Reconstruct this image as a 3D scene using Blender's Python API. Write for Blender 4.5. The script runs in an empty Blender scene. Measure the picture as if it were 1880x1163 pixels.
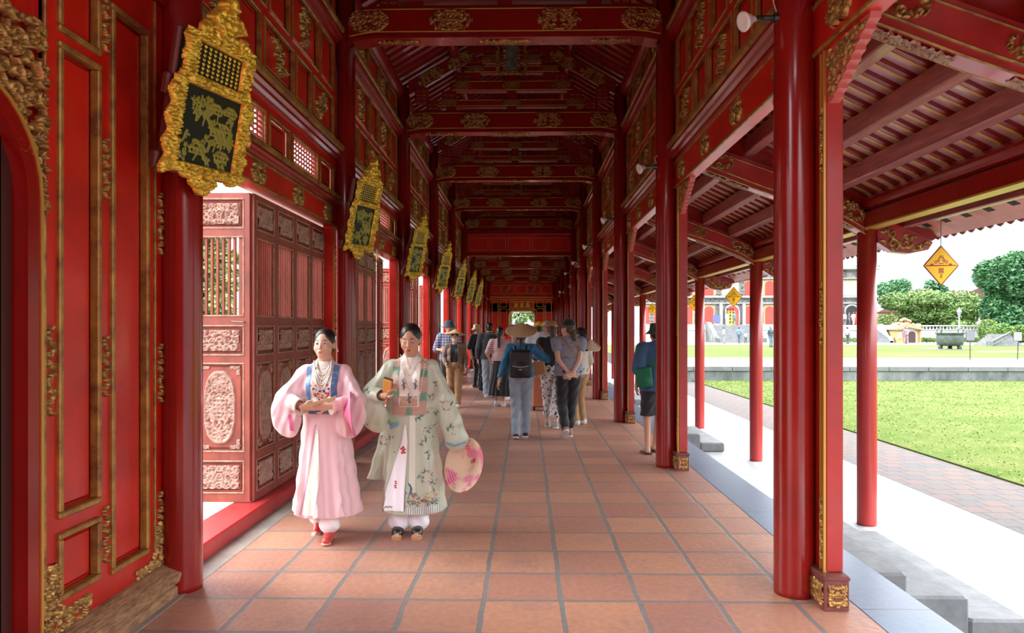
import bpy, math, random
import numpy as np
from mathutils import Vector, Matrix, Euler
from mathutils.bvhtree import BVHTree
S = bpy.context.scene
COL = S.collection
PI = math.pi
# ------------------------------------------------------------ camera
F = 1282.0
CAMZ = 1.55
YAW = math.atan(26 / F)
cam = bpy.data.cameras.new('camera'); co = bpy.data.objects.new('camera', cam); COL.objects.link(co)
cam.sensor_width = 36; cam.lens = 36 * F / 1880
cam.shift_y = 21.5 / 1880
cam.clip_start = .05; cam.clip_end = 600
co.location = (0, 0, CAMZ); co.rotation_euler = (PI / 2, 0, YAW)
S.camera = co
# ------------------------------------------------------------ sky and sun
S.view_settings.view_transform = 'Standard'; S.view_settings.look = 'None'
S.view_settings.gamma = 1; S.view_settings.use_curve_mapping = False
S.view_settings.exposure = 0.80
S.cycles.max_bounces = 9; S.cycles.diffuse_bounces = 6; S.cycles.glossy_bounces = 3
S.cycles.sample_clamp_indirect = 6
w = bpy.data.worlds.new('sky'); S.world = w; w.use_nodes = True
nt = w.node_tree; bgn = nt.nodes['Background']
tc = nt.nodes.new('ShaderNodeTexCoord'); mp = nt.nodes.new('ShaderNodeMapping'); mp.inputs['Scale'].default_value = (1, 1, 5)
nz = nt.nodes.new('ShaderNodeTexNoise'); nz.inputs['Scale'].default_value = 1.6; nz.inputs['Detail'].default_value = 5
cr = nt.nodes.new('ShaderNodeValToRGB')
cr.color_ramp.elements[0].position = .35; cr.color_ramp.elements[0].color = (.70, .78, .88, 1)
cr.color_ramp.elements[1].position = .6; cr.color_ramp.elements[1].color = (.90, .92, .95, 1)
for a, b in ((tc.outputs['Generated'], mp.inputs[0]), (mp.outputs[0], nz.inputs['Vector']), (nz.outputs['Fac'], cr.inputs[0]), (cr.outputs[0], bgn.inputs[0])):
    nt.links.new(a, b)
sx_ = nt.nodes.new('ShaderNodeSeparateXYZ'); mr_ = nt.nodes.new('ShaderNodeMapRange')   # overcast sky: brighter overhead than at the horizon
mr_.inputs[1].default_value = .145; mr_.inputs[2].default_value = .34; mr_.inputs[3].default_value = .66; mr_.inputs[4].default_value = 6.6
nt.links.new(tc.outputs['Generated'], sx_.inputs[0]); nt.links.new(sx_.outputs[2], mr_.inputs[0]); nt.links.new(mr_.outputs[0], bgn.inputs[1])
def sun_lamp(name, frm, energy, angle, col=(1, 1, 1)):
    l = bpy.data.lights.new(name, 'SUN'); l.energy = energy; l.angle = math.radians(angle); l.color = col
    o = bpy.data.objects.new(name, l); COL.objects.link(o); o.location = (frm[0] * 30, frm[1] * 30, frm[2] * 30)
    o.rotation_euler = Vector(frm).to_track_quat('Z', 'Y').to_euler(); return o
sun_lamp('sun', (.30, -.04, 1.0), 2.8, 1.5, (1, .97, .92))
sun_lamp('left_fill_light', (-1.0, .30, .72), 1.9, 22, (1, .98, .95))  # added soft fill from the left, brightens the floor beside the open doors
# ------------------------------------------------------------ materials
MATS = {}
def mat(name, col, rough=.5, metal=0., coat=0., var=.0, vscale=3., bump=0., bscale=40., col2=None, spec=.5, stretch=(1, 1, 1)):
    if name in MATS: return MATS[name]
    m = bpy.data.materials.new(name); m.use_nodes = True; n = m.node_tree; b = n.nodes['Principled BSDF']
    b.inputs['Base Color'].default_value = (*col, 1); b.inputs['Roughness'].default_value = rough
    b.inputs['Metallic'].default_value = metal; b.inputs['Coat Weight'].default_value = coat
    b.inputs['Coat Roughness'].default_value = .12; b.inputs['Specular IOR Level'].default_value = spec
    if var or col2 or bump:
        t = n.nodes.new('ShaderNodeTexCoord'); mp = n.nodes.new('ShaderNodeMapping'); mp.inputs['Scale'].default_value = stretch
        n.links.new(t.outputs['Object'], mp.inputs[0])
    if var or col2:
        z = n.nodes.new('ShaderNodeTexNoise'); z.inputs['Scale'].default_value = vscale; z.inputs['Detail'].default_value = 6; z.inputs['Roughness'].default_value = .65
        n.links.new(mp.outputs[0], z.inputs['Vector'])
        r = n.nodes.new('ShaderNodeValToRGB'); r.color_ramp.elements[0].position = .36; r.color_ramp.elements[1].position = .66
        c2 = col2 or tuple(min(1, c * (1 + var)) for c in col); c1 = col if col2 else tuple(c * (1 - var) for c in col)
        r.color_ramp.elements[0].color = (*c1, 1); r.color_ramp.elements[1].color = (*c2, 1)
        n.links.new(z.outputs['Fac'], r.inputs[0]); n.links.new(r.outputs[0], b.inputs['Base Color'])
    if bump:
        z2 = n.nodes.new('ShaderNodeTexNoise'); z2.inputs['Scale'].default_value = bscale; z2.inputs['Detail'].default_value = 4
        n.links.new(mp.outputs[0], z2.inputs['Vector'])
        bp = n.nodes.new('ShaderNodeBump'); bp.inputs['Strength'].default_value = bump; bp.inputs['Distance'].default_value = .02
        n.links.new(z2.outputs['Fac'], bp.inputs['Height']); n.links.new(bp.outputs[0], b.inputs['Normal'])
    MATS[name] = m; return m
def sock(m): n = m.node_tree; return n, n.nodes['Principled BSDF']
def brick_mat(name, c1, c2, mortar, bw, rh, ms, loc=(0, 0, 0), offset=0., rough=.6, bump=.3, coat=0., stain=None, stain_amt=.4, sub=1.):
    m = bpy.data.materials.new(name); m.use_nodes = True; n, b = sock(m); L = n.links.new
    t = n.nodes.new('ShaderNodeTexCoord'); mp = n.nodes.new('ShaderNodeMapping'); mp.inputs['Location'].default_value = loc
    L(t.outputs['Object'], mp.inputs[0])
    wob = n.nodes.new('ShaderNodeTexNoise'); wob.inputs['Scale'].default_value = 3.5; wob.inputs['Detail'].default_value = 3; L(mp.outputs[0], wob.inputs['Vector'])
    vm = n.nodes.new('ShaderNodeVectorMath'); vm.operation = 'MULTIPLY_ADD'; L(wob.outputs['Color'], vm.inputs[0]); vm.inputs[1].default_value = (.03, .03, 0); L(mp.outputs[0], vm.inputs[2])
    k = n.nodes.new('ShaderNodeTexBrick'); L(vm.outputs[0], k.inputs['Vector'])
    k.offset = offset; k.squash = 1; k.inputs['Scale'].default_value = 1; k.inputs['Brick Width'].default_value = bw; k.inputs['Row Height'].default_value = rh
    k.inputs['Mortar Size'].default_value = ms; k.inputs['Mortar Smooth'].default_value = .3; k.inputs['Bias'].default_value = 0
    k.inputs['Color1'].default_value = (*c1, 1); k.inputs['Color2'].default_value = (*c2, 1); k.inputs['Mortar'].default_value = (*mortar, 1)
    z = n.nodes.new('ShaderNodeTexNoise'); z.inputs['Scale'].default_value = 2.2; z.inputs['Detail'].default_value = 8; z.inputs['Roughness'].default_value = .7; L(mp.outputs[0], z.inputs['Vector'])
    rr = n.nodes.new('ShaderNodeValToRGB'); rr.color_ramp.elements[0].position = .5; rr.color_ramp.elements[1].position = .75
    rr.color_ramp.elements[0].color = (0, 0, 0, 1); rr.color_ramp.elements[1].color = (stain_amt,) * 3 + (1,); L(z.outputs['Fac'], rr.inputs[0])
    mx = n.nodes.new('ShaderNodeMixRGB'); L(rr.outputs[0], mx.inputs[0]); L(k.outputs['Color'], mx.inputs[1]); mx.inputs[2].default_value = (*(stain or c2), 1)
    z3 = n.nodes.new('ShaderNodeTexNoise'); z3.inputs['Scale'].default_value = 26; z3.inputs['Detail'].default_value = 6; L(mp.outputs[0], z3.inputs['Vector'])
    mr = n.nodes.new('ShaderNodeMapRange'); mr.inputs[1].default_value = .3; mr.inputs[2].default_value = .7; mr.inputs[3].default_value = .86; mr.inputs[4].default_value = 1.08; L(z3.outputs['Fac'], mr.inputs[0])
    m2 = n.nodes.new('ShaderNodeMixRGB'); m2.blend_type = 'MULTIPLY'; m2.inputs[0].default_value = 1; L(mx.outputs[0], m2.inputs[1]); L(mr.outputs[0], m2.inputs[2])
    L(m2.outputs[0], b.inputs['Base Color']); b.inputs['Roughness'].default_value = rough; b.inputs['Coat Weight'].default_value = coat; b.inputs['Coat Roughness'].default_value = .3; b.inputs['Specular IOR Level'].default_value = .35
    ma = n.nodes.new('ShaderNodeMath'); ma.operation = 'MULTIPLY_ADD'; L(k.outputs['Fac'], ma.inputs[0]); ma.inputs[1].default_value = -1; L(z3.outputs['Fac'], ma.inputs[2])
    bp = n.nodes.new('ShaderNodeBump'); bp.inputs['Strength'].default_value = bump; bp.inputs['Distance'].default_value = .01; L(ma.outputs[0], bp.inputs['Height']); L(bp.outputs[0], b.inputs['Normal'])
    MATS[name] = m; return m
RED = mat('red_lacquer', (.235, .007, .005), .22, coat=.4, var=.12, vscale=2.5, bump=.015, bscale=5)
REDW = mat('red_lacquer_wall', (.50, .010, .004), .38, coat=.22, var=.22, vscale=2.0, bump=.06, bscale=12)
REDD = mat('dark_red_lacquer', (.24, .010, .005), .35, coat=.3, var=.2, vscale=3)
REDP = mat('sunbleached_red_pillar', (.34, .016, .012), .38, coat=.25, var=.15, vscale=2, stretch=(1, 1, .3))
BEAM = mat('brown_red_beam', (.36, .11, .09), .30, coat=.6, var=.3, vscale=5, stretch=(4, .5, 4))
DOOR = mat('faded_red_door_wood', (.27, .055, .035), .5, var=.3, vscale=6, stretch=(1, 1, .4))
CARV = mat('carved_faded_wood', (.48, .31, .24), .6, col2=(.28, .14, .10), vscale=20)
GOLD = mat('old_gold_paint', (.54, .31, .08), .38, metal=.5, col2=(.17, .07, .03), vscale=30)
GOLDT = mat('brown_gold_trim', (.44, .25, .05), .4, metal=.3, col2=(.16, .06, .02), vscale=9, stretch=(1, 1, 1))
GOLDB = mat('bright_gold_leaf', (.90, .60, .07), .28, metal=.5, col2=(.48, .26, .02), vscale=22)
GOLDD = mat('gold_line', (.55, .33, .06), .35, metal=.4)
DARK = mat('black_lacquer', (.018, .016, .010), .3, coat=.3)
WOODR = mat('rotten_wood', (.42, .24, .11), .8, col2=(.16, .08, .04), vscale=10, bump=.5, bscale=20, stretch=(1, 4, 4))
WHT = mat('white_paint', (.75, .74, .70), .5)
# ------------------------------------------------------------ object helpers
def link(o, parent=None):
    COL.objects.link(o)
    if parent is not None: o.parent = parent
    return o
def tag(o, label=None, cat=None, group=None, kind=None):
    if label: o['label'] = label
    if cat: o['category'] = cat
    if group: o['group'] = group
    if kind: o['kind'] = kind
    return o
def empty(name, loc=(0, 0, 0), rz=0, parent=None):
    o = bpy.data.objects.new(name, None); o.empty_display_size = .1; link(o, parent); o.location = loc; o.rotation_euler = (0, 0, rz); return o
def mesh_obj(name, V, Fc, m, parent=None, smooth=False, loc=None, rot=None):
    me = bpy.data.meshes.new(name); me.from_pydata([tuple(map(float, v)) for v in V], [], [tuple(map(int, f)) for f in Fc])
    for x in (m if isinstance(m, (list, tuple)) else [m]): me.materials.append(x)
    if smooth: me.polygons.foreach_set('use_smooth', [True] * len(me.polygons))
    me.update(); o = bpy.data.objects.new(name, me); link(o, parent)
    if loc is not None: o.location = loc
    if rot is not None: o.rotation_euler = rot
    return o
def kids(o): return KIDS.get(o.name, [])
def copy_tree(o, parent=None, name=None):
    c = o.copy(); COL.objects.link(c)
    if parent is not None: c.parent = parent
    for ch in list(o.children): copy_tree(ch, c)
    return c
def inst(src, name, parent, loc, rot=(0, 0, 0), scale=None):
    o = bpy.data.objects.new(name, src.data if hasattr(src, 'data') else src); link(o, parent); o.location = loc; o.rotation_euler = rot
    if scale is not None: o.scale = scale
    return o
class MB:
    def __init__(s): s.v = []; s.f = []
    def add(s, V, Fc):
        n = len(s.v); s.v += [tuple(v) for v in V]; s.f += [tuple(i + n for i in f) for f in Fc]; return s
    def box(s, x0, x1, y0, y1, z0, z1, bev=0):
        if bev:
            b = min(bev, abs(x1 - x0) * .45, abs(y1 - y0) * .45, abs(z1 - z0) * .45); V = []
            for z, i in ((z0, b), (z0 + b, 0), (z1 - b, 0), (z1, b)):
                for (px, py) in ((x0 + i, y0 + b + i), (x0 + b + i, y0 + i), (x1 - b - i, y0 + i), (x1 - i, y0 + b + i), (x1 - i, y1 - b - i), (x1 - b - i, y1 - i), (x0 + b + i, y1 - i), (x0 + i, y1 - b - i)):
                    V.append((px, py, z))
            Fc = [tuple(range(7, -1, -1)), tuple(range(24, 32))]
            for k in range(3):
                for j in range(8): Fc.append((k * 8 + j, k * 8 + (j + 1) % 8, k * 8 + 8 + (j + 1) % 8, k * 8 + 8 + j))
            return s.add(V, Fc)
        return s.add([(x0, y0, z0), (x1, y0, z0), (x1, y1, z0), (x0, y1, z0), (x0, y0, z1), (x1, y0, z1), (x1, y1, z1), (x0, y1, z1)],
                     [(3, 2, 1, 0), (4, 5, 6, 7), (0, 1, 5, 4), (1, 2, 6, 5), (2, 3, 7, 6), (3, 0, 4, 7)])
    def prism(s, poly, a, b, axis='y'):
        n = len(poly)
        def P(p, t): return {'y': (p[0], t, p[1]), 'x': (t, p[0], p[1]), 'z': (p[0], p[1], t)}[axis]
        V = [P(p, a) for p in poly] + [P(p, b) for p in poly]
        return s.add(V, [tuple(range(n)), tuple(range(2 * n - 1, n - 1, -1))] + [(i, i + n, (i + 1) % n + n, (i + 1) % n) for i in range(n)])
    def tube(s, pts, r, n=10, cap=True):
        pts = [Vector(p) for p in pts]; rs = r if isinstance(r, (list, tuple)) else [r] * len(pts); V = []; Fc = []
        up = None
        for i, p in enumerate(pts):
            d = (pts[min(i + 1, len(pts) - 1)] - pts[max(i - 1, 0)]).normalized()
            if up is None: up = d.orthogonal().normalized()
            up = (up - d * up.dot(d)).normalized(); q = d.cross(up)
            for j in range(n):
                a = 2 * PI * j / n; V.append(p + (up * math.cos(a) + q * math.sin(a)) * rs[i])
        for i in range(len(pts) - 1):
            for j in range(n): Fc.append((i * n + j, i * n + (j + 1) % n, (i + 1) * n + (j + 1) % n, (i + 1) * n + j))
        if cap: Fc += [tuple(range(n - 1, -1, -1)), tuple(range((len(pts) - 1) * n, len(pts) * n))]
        return s.add(V, Fc)
    def lathe(s, prof, n=24, c=(0, 0, 0), cap=True):
        V = []; Fc = []
        for (r, z) in prof:
            for j in range(n): a = 2 * PI * j / n; V.append((c[0] + r * math.cos(a), c[1] + r * math.sin(a), c[2] + z))
        for i in range(len(prof) - 1):
            for j in range(n): Fc.append((i * n + j, i * n + (j + 1) % n, (i + 1) * n + (j + 1) % n, (i + 1) * n + j))
        if cap: Fc += [tuple(range(n - 1, -1, -1)), tuple(range((len(prof) - 1) * n, len(prof) * n))]
        return s.add(V, Fc)
    def ell(s, c, r, nu=12, nv=8, R=None):
        V = []; Fc = []
        for i in range(nv + 1):
            t = PI * i / nv
            for j in range(nu):
                a = 2 * PI * j / nu; p = Vector((r[0] * math.sin(t) * math.cos(a), r[1] * math.sin(t) * math.sin(a), r[2] * math.cos(t)))
                if R is not None: p = R @ p
                V.append((c[0] + p[0], c[1] + p[1], c[2] + p[2]))
        for i in range(nv):
            for j in range(nu): Fc.append((i * nu + j, (i + 1) * nu + j, (i + 1) * nu + (j + 1) % nu, i * nu + (j + 1) % nu))
        return s.add(V, Fc)
    def build(s, name, m, parent=None, smooth=False, loc=None, rot=None): return mesh_obj(name, s.v, s.f, m, parent, smooth, loc, rot)
# ------------------------------------------------------------ carved relief ornaments (local x wide, z high, front towards -y)
class Orn:
    def __init__(s, w, h, res=.006, seed=1):
        s.w, s.h = w, h; s.nx = max(8, int(w / res)) + 1; s.nz = max(8, int(h / res)) + 1
        s.x = np.linspace(-w / 2, w / 2, s.nx); s.z = np.linspace(-h / 2, h / 2, s.nz); s.H = np.zeros((s.nx, s.nz)); s.r = random.Random(seed); s.px = w / (s.nx - 1)
    def st(s, cx, cz, r, hh=1.):
        i0 = int((cx - r + s.w / 2) / s.px); i1 = int((cx + r + s.w / 2) / s.px) + 2
        pz = s.h / (s.nz - 1); j0 = int((cz - r + s.h / 2) / pz); j1 = int((cz + r + s.h / 2) / pz) + 2
        i0 = max(i0, 0); j0 = max(j0, 0); i1 = min(i1, s.nx); j1 = min(j1, s.nz)
        if i0 >= i1 or j0 >= j1: return
        d = ((s.x[i0:i1, None] - cx) ** 2 + (s.z[None, j0:j1] - cz) ** 2) / (r * r)
        s.H[i0:i1, j0:j1] = np.maximum(s.H[i0:i1, j0:j1], hh * np.sqrt(np.clip(1 - d, 0, 1)))
    def line(s, pts, r0, r1=None, hh=1.):
        r1 = r0 if r1 is None else r1; L = sum(math.dist(pts[i], pts[i + 1]) for i in range(len(pts) - 1)) or 1; acc = 0
        for i in range(len(pts) - 1):
            d = math.dist(pts[i], pts[i + 1]); n = max(1, int(d / (min(r0, r1) * .6)))
            for k in range(n + 1):
                t = k / n; u = (acc + d * t) / L; s.st(pts[i][0] + (pts[i + 1][0] - pts[i][0]) * t, pts[i][1] + (pts[i + 1][1] - pts[i][1]) * t, r0 + (r1 - r0) * u, hh)
            acc += d
    def spiral(s, cx, cz, R, a0, turns=1.3, sg=1, r=.01, hh=1.):
        n = max(8, int(14 * turns)); s.line([(cx + R * (1 - .85 * k / n) * math.cos(a0 + sg * 2 * PI * turns * k / n), cz + R * (1 - .85 * k / n) * math.sin(a0 + sg * 2 * PI * turns * k / n)) for k in range(n + 1)], r, r * .7, hh)
    def leaf(s, cx, cz, a, L, wd, hh=.9):
        for k in range(7):
            t = k / 6; s.st(cx + math.cos(a) * L * t, cz + math.sin(a) * L * t, max(wd * math.sin(PI * min(.95, t * .8 + .15)), s.px * 1.2), hh)
    def flower(s, cx, cz, R, n=6, hh=1.):
        for k in range(n): a = 2 * PI * k / n + .3; s.leaf(cx, cz, a, R, R * .28, hh)
        s.st(cx, cz, R * .35, hh * 1.15)
    def fill(s, cell, r, dens=1.):
        r *= .78
        ni = max(1, round(s.w / cell)); nj = max(1, round(s.h / cell)); R = s.r
        for i in range(ni):
            for j in range(nj):
                if R.random() > dens: continue
                cx = -s.w / 2 + (i + .5 + R.uniform(-.18, .18)) * s.w / ni; cz = -s.h / 2 + (j + .5 + R.uniform(-.18, .18)) * s.h / nj
                s.spiral(cx, cz, cell * .5, R.uniform(0, 6.3), R.uniform(.8, 1.4), R.choice((-1, 1)), r, R.uniform(.7, 1))
                a = R.uniform(0, 6.3); s.leaf(cx + cell * .4 * math.cos(a), cz + cell * .4 * math.sin(a), a + 1.2, cell * .5, r * 1.3, R.uniform(.6, 1))
        return s
    def mir(s): s.H = np.maximum(s.H, s.H[::-1]); return s
    def mask(s, fn): X, Z = np.meshgrid(s.x, s.z, indexing='ij'); s.H = np.where(fn(X, Z), s.H, 0); return s
    def edge(s, fn, r):  # raised rim where |fn|<r
        X, Z = np.meshgrid(s.x, s.z, indexing='ij'); d = np.abs(fn(X, Z)) / r; s.H = np.maximum(s.H, np.sqrt(np.clip(1 - d * d, 0, 1))); return s
    def mesh(s, name, depth, back=0.):
        H = s.H; K = (H[:-1, :-1] + H[1:, :-1] + H[:-1, 1:] + H[1:, 1:]) > .25
        id_ = -np.ones(H.shape, int); used = np.zeros(H.shape, bool)
        used[:-1, :-1] |= K; used[1:, :-1] |= K; used[:-1, 1:] |= K; used[1:, 1:] |= K
        I, J = np.nonzero(used); id_[I, J] = np.arange(len(I))
        V = np.stack([s.x[I], -depth * H[I, J] - back * (H[I, J] > .05), s.z[J]], 1); a, b = np.nonzero(K)
        Fq = np.stack([id_[a, b], id_[a + 1, b], id_[a + 1, b + 1], id_[a, b + 1]], 1)
        me = bpy.data.meshes.new(name); me.from_pydata(V.tolist(), [], Fq.tolist()); me.polygons.foreach_set('use_smooth', [True] * len(me.polygons)); me.update(); return me
    def obj(s, name, m, parent, loc, depth=.02, rot=(0, 0, 0)):
        me = s.mesh(name, depth); me.materials.append(m); o = bpy.data.objects.new(name, me); link(o, parent); o.location = loc; o.rotation_euler = rot; return o
def orn_mesh(o, name, m, depth=.02): me = o.mesh(name, depth); me.materials.append(m); return me
def o_scroll(w, h, seed, cell=None, r=None, res=.006): return Orn(w, h, res, seed).fill(cell or min(w, h) * .33, r or min(w, h) * .045).mir()
def o_cart(w, h, seed, res=.008):   # cartouche pointed at both ends
    return Orn(w, h, res, seed).fill(h * .3, h * .055).mir().mask(lambda X, Z: np.abs(X) / (w / 2) + .45 * np.abs(Z) / (h / 2) < 1.0 - .08 * np.sin(X * 60 / w))
def o_oval(w, h, seed, res=.007):
    o = Orn(w, h, res, seed).fill(w * .22, w * .035).mir()
    for k in (-2, -1, 0, 1, 2):
        o.line([(-w * .2, k * w * .13), (w * .2, k * w * .13)], w * .03)
    for q in (-.2, -.07, .07, .2): o.line([(w * q, -w * .26), (w * q, w * .26)], w * .03)
    o.flower(0, h * .33, w * .16); o.flower(0, -h * .33, w * .16)
    o.mask(lambda X, Z: (np.abs(X) / (w / 2)) ** 2.6 + (np.abs(Z) / (h / 2)) ** 2.6 < 1)
    return o.edge(lambda X, Z: (((np.abs(X) / (w / 2)) ** 2.6 + (np.abs(Z) / (h / 2)) ** 2.6) ** .5 - .93) * w * .5, w * .035)
def o_spray(w, h, seed, res=.009):
    o = Orn(w, h, res, seed); R = o.r; x, z = -w * .15, -h * .42; pts = [(x, z)]
    for k in range(8): x += R.uniform(-.06, .13) * w; z += h * .1; pts.append((max(-w * .4, min(w * .4, x)), z))
    o.line(pts, .009, .005)
    for k, (px, pz) in enumerate(pts[1:]):
        for q in range(3):
            a = R.uniform(0, 2 * PI); L = R.uniform(.14, .34) * min(w, h); o.line([(px, pz), (px + L * math.cos(a), pz + L * math.sin(a))], .005)
            o.leaf(px + L * .5 * math.cos(a), pz + L * .5 * math.sin(a), a + R.uniform(-.6, .6), L * .6, R.uniform(.008, .014)); o.st(px + L * math.cos(a), pz + L * math.sin(a), .016)
        if k % 3 == 1: o.flower(px, pz, min(w, h) * .13, 7)
    return o
def o_strip(w, h, seed, res=.0035):
    o = Orn(w, h, res, seed); n = max(3, int(h / (w * .9)))
    for k in range(n):
        z = -h / 2 + (k + .5) * h / n; f = 1 - .5 * abs(z) / (h / 2); o.spiral(w * .16 * (-1) ** k, z, w * .32 * f, k * 1.7, 1.3, (-1) ** k, w * .07); o.spiral(-w * .2 * (-1) ** k, z + h / n * .4, w * .20 * f, k, 1.1, 1, w * .06); o.leaf(0, z, PI / 2 + .5 * (-1) ** k, h / n * .7, w * .09)
    return o
def o_corner(w, h, seed, res=.006):   # L-shaped corner carving, corner at bottom left
    return Orn(w, h, res, seed).fill(min(w, h) * .17, min(w, h) * .028).mask(lambda X, Z: ((X + w / 2) / w < .32) | ((Z + h / 2) / h < .32) | (((X + w / 2) / w + (Z + h / 2) / h) < .8))
# ------------------------------------------------------------ signed distance sculpting -> one continuous mesh
def A3(p): return np.array(p, float)
def rotm(rx=0, ry=0, rz=0): return np.array(Euler((rx, ry, rz)).to_matrix())
class SDF:
    def __init__(s): s.p = []
    def cap(s, a, b, r1, r2=None, k=.02, sub=False): s.p.append(('c', A3(a), A3(b), r1, r1 if r2 is None else r2, k, sub)); return s
    def ell(s, c, r, R=None, k=.02, sub=False): s.p.append(('e', A3(c), A3(r), R, k, sub)); return s
    def box(s, c, h, R=None, rd=.01, k=.01, sub=False): s.p.append(('b', A3(c), A3(h), R, rd, k, sub)); return s
    def cone(s, z0, z1, c0, c1, r0, r1, k=.02, sub=False): s.p.append(('k', z0, z1, c0, c1, r0, r1, k, sub)); return s
    def bb(s, q):
        if q[0] == 'c': r = max(q[3], q[4]); return np.minimum(q[1], q[2]) - r, np.maximum(q[1], q[2]) + r
        if q[0] == 'e': r = q[2].max() if q[3] is not None else q[2]; return q[1] - r, q[1] + r
        if q[0] == 'b': r = (np.linalg.norm(q[2]) if q[3] is not None else q[2]) + q[4]; return q[1] - r, q[1] + r
        c = np.array([q[3], q[4]]); r = np.array([q[5], q[6]])
        return np.array([(c - r)[:, 0].min(), (c - r)[:, 1].min(), q[1]]), np.array([(c + r)[:, 0].max(), (c + r)[:, 1].max(), q[2]])
    def grid(s, h):
        lo = np.min([s.bb(q)[0] for q in s.p if not q[-1]], 0) - 3 * h; hi = np.max([s.bb(q)[1] for q in s.p if not q[-1]], 0) + 3 * h
        n = np.ceil((hi - lo) / h).astype(int) + 1; ax = [lo[i] + h * np.arange(n[i]) for i in range(3)]
        D = np.full(n, .12, np.float32)
        for q in s.p:
            k = q[-2]; m = 2.2 * k + 2.5 * h + .01; l, u = s.bb(q)
            i0 = np.clip(np.floor((l - m - lo) / h).astype(int), 0, n - 1); i1 = np.clip(np.ceil((u + m - lo) / h).astype(int) + 1, 1, n)
            if (i1 <= i0).any(): continue
            X = ax[0][i0[0]:i1[0]][:, None, None]; Y = ax[1][i0[1]:i1[1]][None, :, None]; Z = ax[2][i0[2]:i1[2]][None, None, :]
            if q[0] == 'c':
                a, b = q[1], q[2]; v = b - a; L = max(float(v @ v), 1e-9); px, py, pz = X - a[0], Y - a[1], Z - a[2]
                t = np.clip((px * v[0] + py * v[1] + pz * v[2]) / L, 0, 1); d = np.sqrt((px - t * v[0]) ** 2 + (py - t * v[1]) ** 2 + (pz - t * v[2]) ** 2) - (q[3] + (q[4] - q[3]) * t)
            elif q[0] in 'eb':
                px, py, pz = X - q[1][0], Y - q[1][1], Z - q[1][2]
                if q[3] is not None: R = q[3]; px, py, pz = (px * R[0, 0] + py * R[1, 0] + pz * R[2, 0], px * R[0, 1] + py * R[1, 1] + pz * R[2, 1], px * R[0, 2] + py * R[1, 2] + pz * R[2, 2])
                if q[0] == 'e':
                    r = q[2]; k0 = np.sqrt((px / r[0]) ** 2 + (py / r[1]) ** 2 + (pz / r[2]) ** 2); k1 = np.sqrt((px / r[0] ** 2) ** 2 + (py / r[1] ** 2) ** 2 + (pz / r[2] ** 2) ** 2); d = k0 * (k0 - 1) / np.maximum(k1, 1e-6)
                else:
                    hb = q[2]; ex, ey, ez = np.abs(px) - hb[0], np.abs(py) - hb[1], np.abs(pz) - hb[2]
                    d = np.sqrt(np.maximum(ex, 0) ** 2 + np.maximum(ey, 0) ** 2 + np.maximum(ez, 0) ** 2) + np.minimum(np.maximum(np.maximum(ex, ey), ez), 0) - q[4]
            else:
                z0, z1, c0, c1, r0, r1 = q[1:7]; t = np.clip((Z - z0) / (z1 - z0), 0, 1)
                rx = r0[0] + (r1[0] - r0[0]) * t; ry = r0[1] + (r1[1] - r0[1]) * t
                kk = np.sqrt(((X - c0[0] - (c1[0] - c0[0]) * t) / rx) ** 2 + ((Y - c0[1] - (c1[1] - c0[1]) * t) / ry) ** 2)
                d = np.maximum((kk - 1) * np.minimum(rx, ry), np.maximum(z0 - Z, Z - z1))
            sl = tuple(slice(i0[i], i1[i]) for i in range(3)); E = D[sl]
            if q[-1]: d = -d; hh = np.maximum(k - np.abs(E - d), 0) / k if k else 0; D[sl] = np.maximum(E, d) + hh * hh * k * .25
            else: hh = np.maximum(k - np.abs(E - d), 0) / k if k else 0; D[sl] = np.minimum(E, d) - hh * hh * k * .25
        return D, lo
    def verts(s, h):
        D, lo = s.grid(h); D = np.where(D == 0, 1e-6, D); N = D < 0
        c = sum(N[a:N.shape[0] - 1 + a, b:N.shape[1] - 1 + b, e:N.shape[2] - 1 + e].astype(np.int8) for a in (0, 1) for b in (0, 1) for e in (0, 1))
        act = (c > 0) & (c < 8); I, J, K = np.nonzero(act); idx = -np.ones(act.shape, np.int64); idx[I, J, K] = np.arange(len(I))
        acc = np.zeros((len(I), 3)); cnt = np.zeros(len(I))
        cor = [(a, b, e) for a in (0, 1) for b in (0, 1) for e in (0, 1)]
        for A in cor:
            for ax in range(3):
                if A[ax]: continue
                B = list(A); B[ax] = 1; da = D[I + A[0], J + A[1], K + A[2]]; db = D[I + B[0], J + B[1], K + B[2]]; m = (da < 0) != (db < 0)
                t = np.where(m, da / np.where(m, da - db, 1), 0); P = np.tile(np.array(A, float), (len(I), 1)); P[:, ax] += t; acc[m] += P[m]; cnt[m] += 1
        V = lo + h * (np.stack([I, J, K], 1) + acc / cnt[:, None]); Q = []
        for ax in range(3):
            a = [slice(None)] * 3; b = [slice(None)] * 3; a[ax] = slice(0, -1); b[ax] = slice(1, None)
            na = N[tuple(a)]; nb = N[tuple(b)]; u, v = (ax + 1) % 3, (ax + 2) % 3; E = np.argwhere(na != nb)
            E = E[(E[:, u] > 0) & (E[:, v] > 0) & (E[:, u] < D.shape[u] - 1) & (E[:, v] < D.shape[v] - 1)]
            def g(du, dv): e = E.copy(); e[:, u] -= du; e[:, v] -= dv; return idx[e[:, 0], e[:, 1], e[:, 2]]
            q = np.stack([g(1, 1), g(0, 1), g(0, 0), g(1, 0)], 1); fl = ~na[E[:, 0], E[:, 1], E[:, 2]]; q[fl] = q[fl][:, ::-1]; Q.append(q)
        Q = np.concatenate(Q); Q = Q[(Q >= 0).all(1)]
        return V, Q
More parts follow.
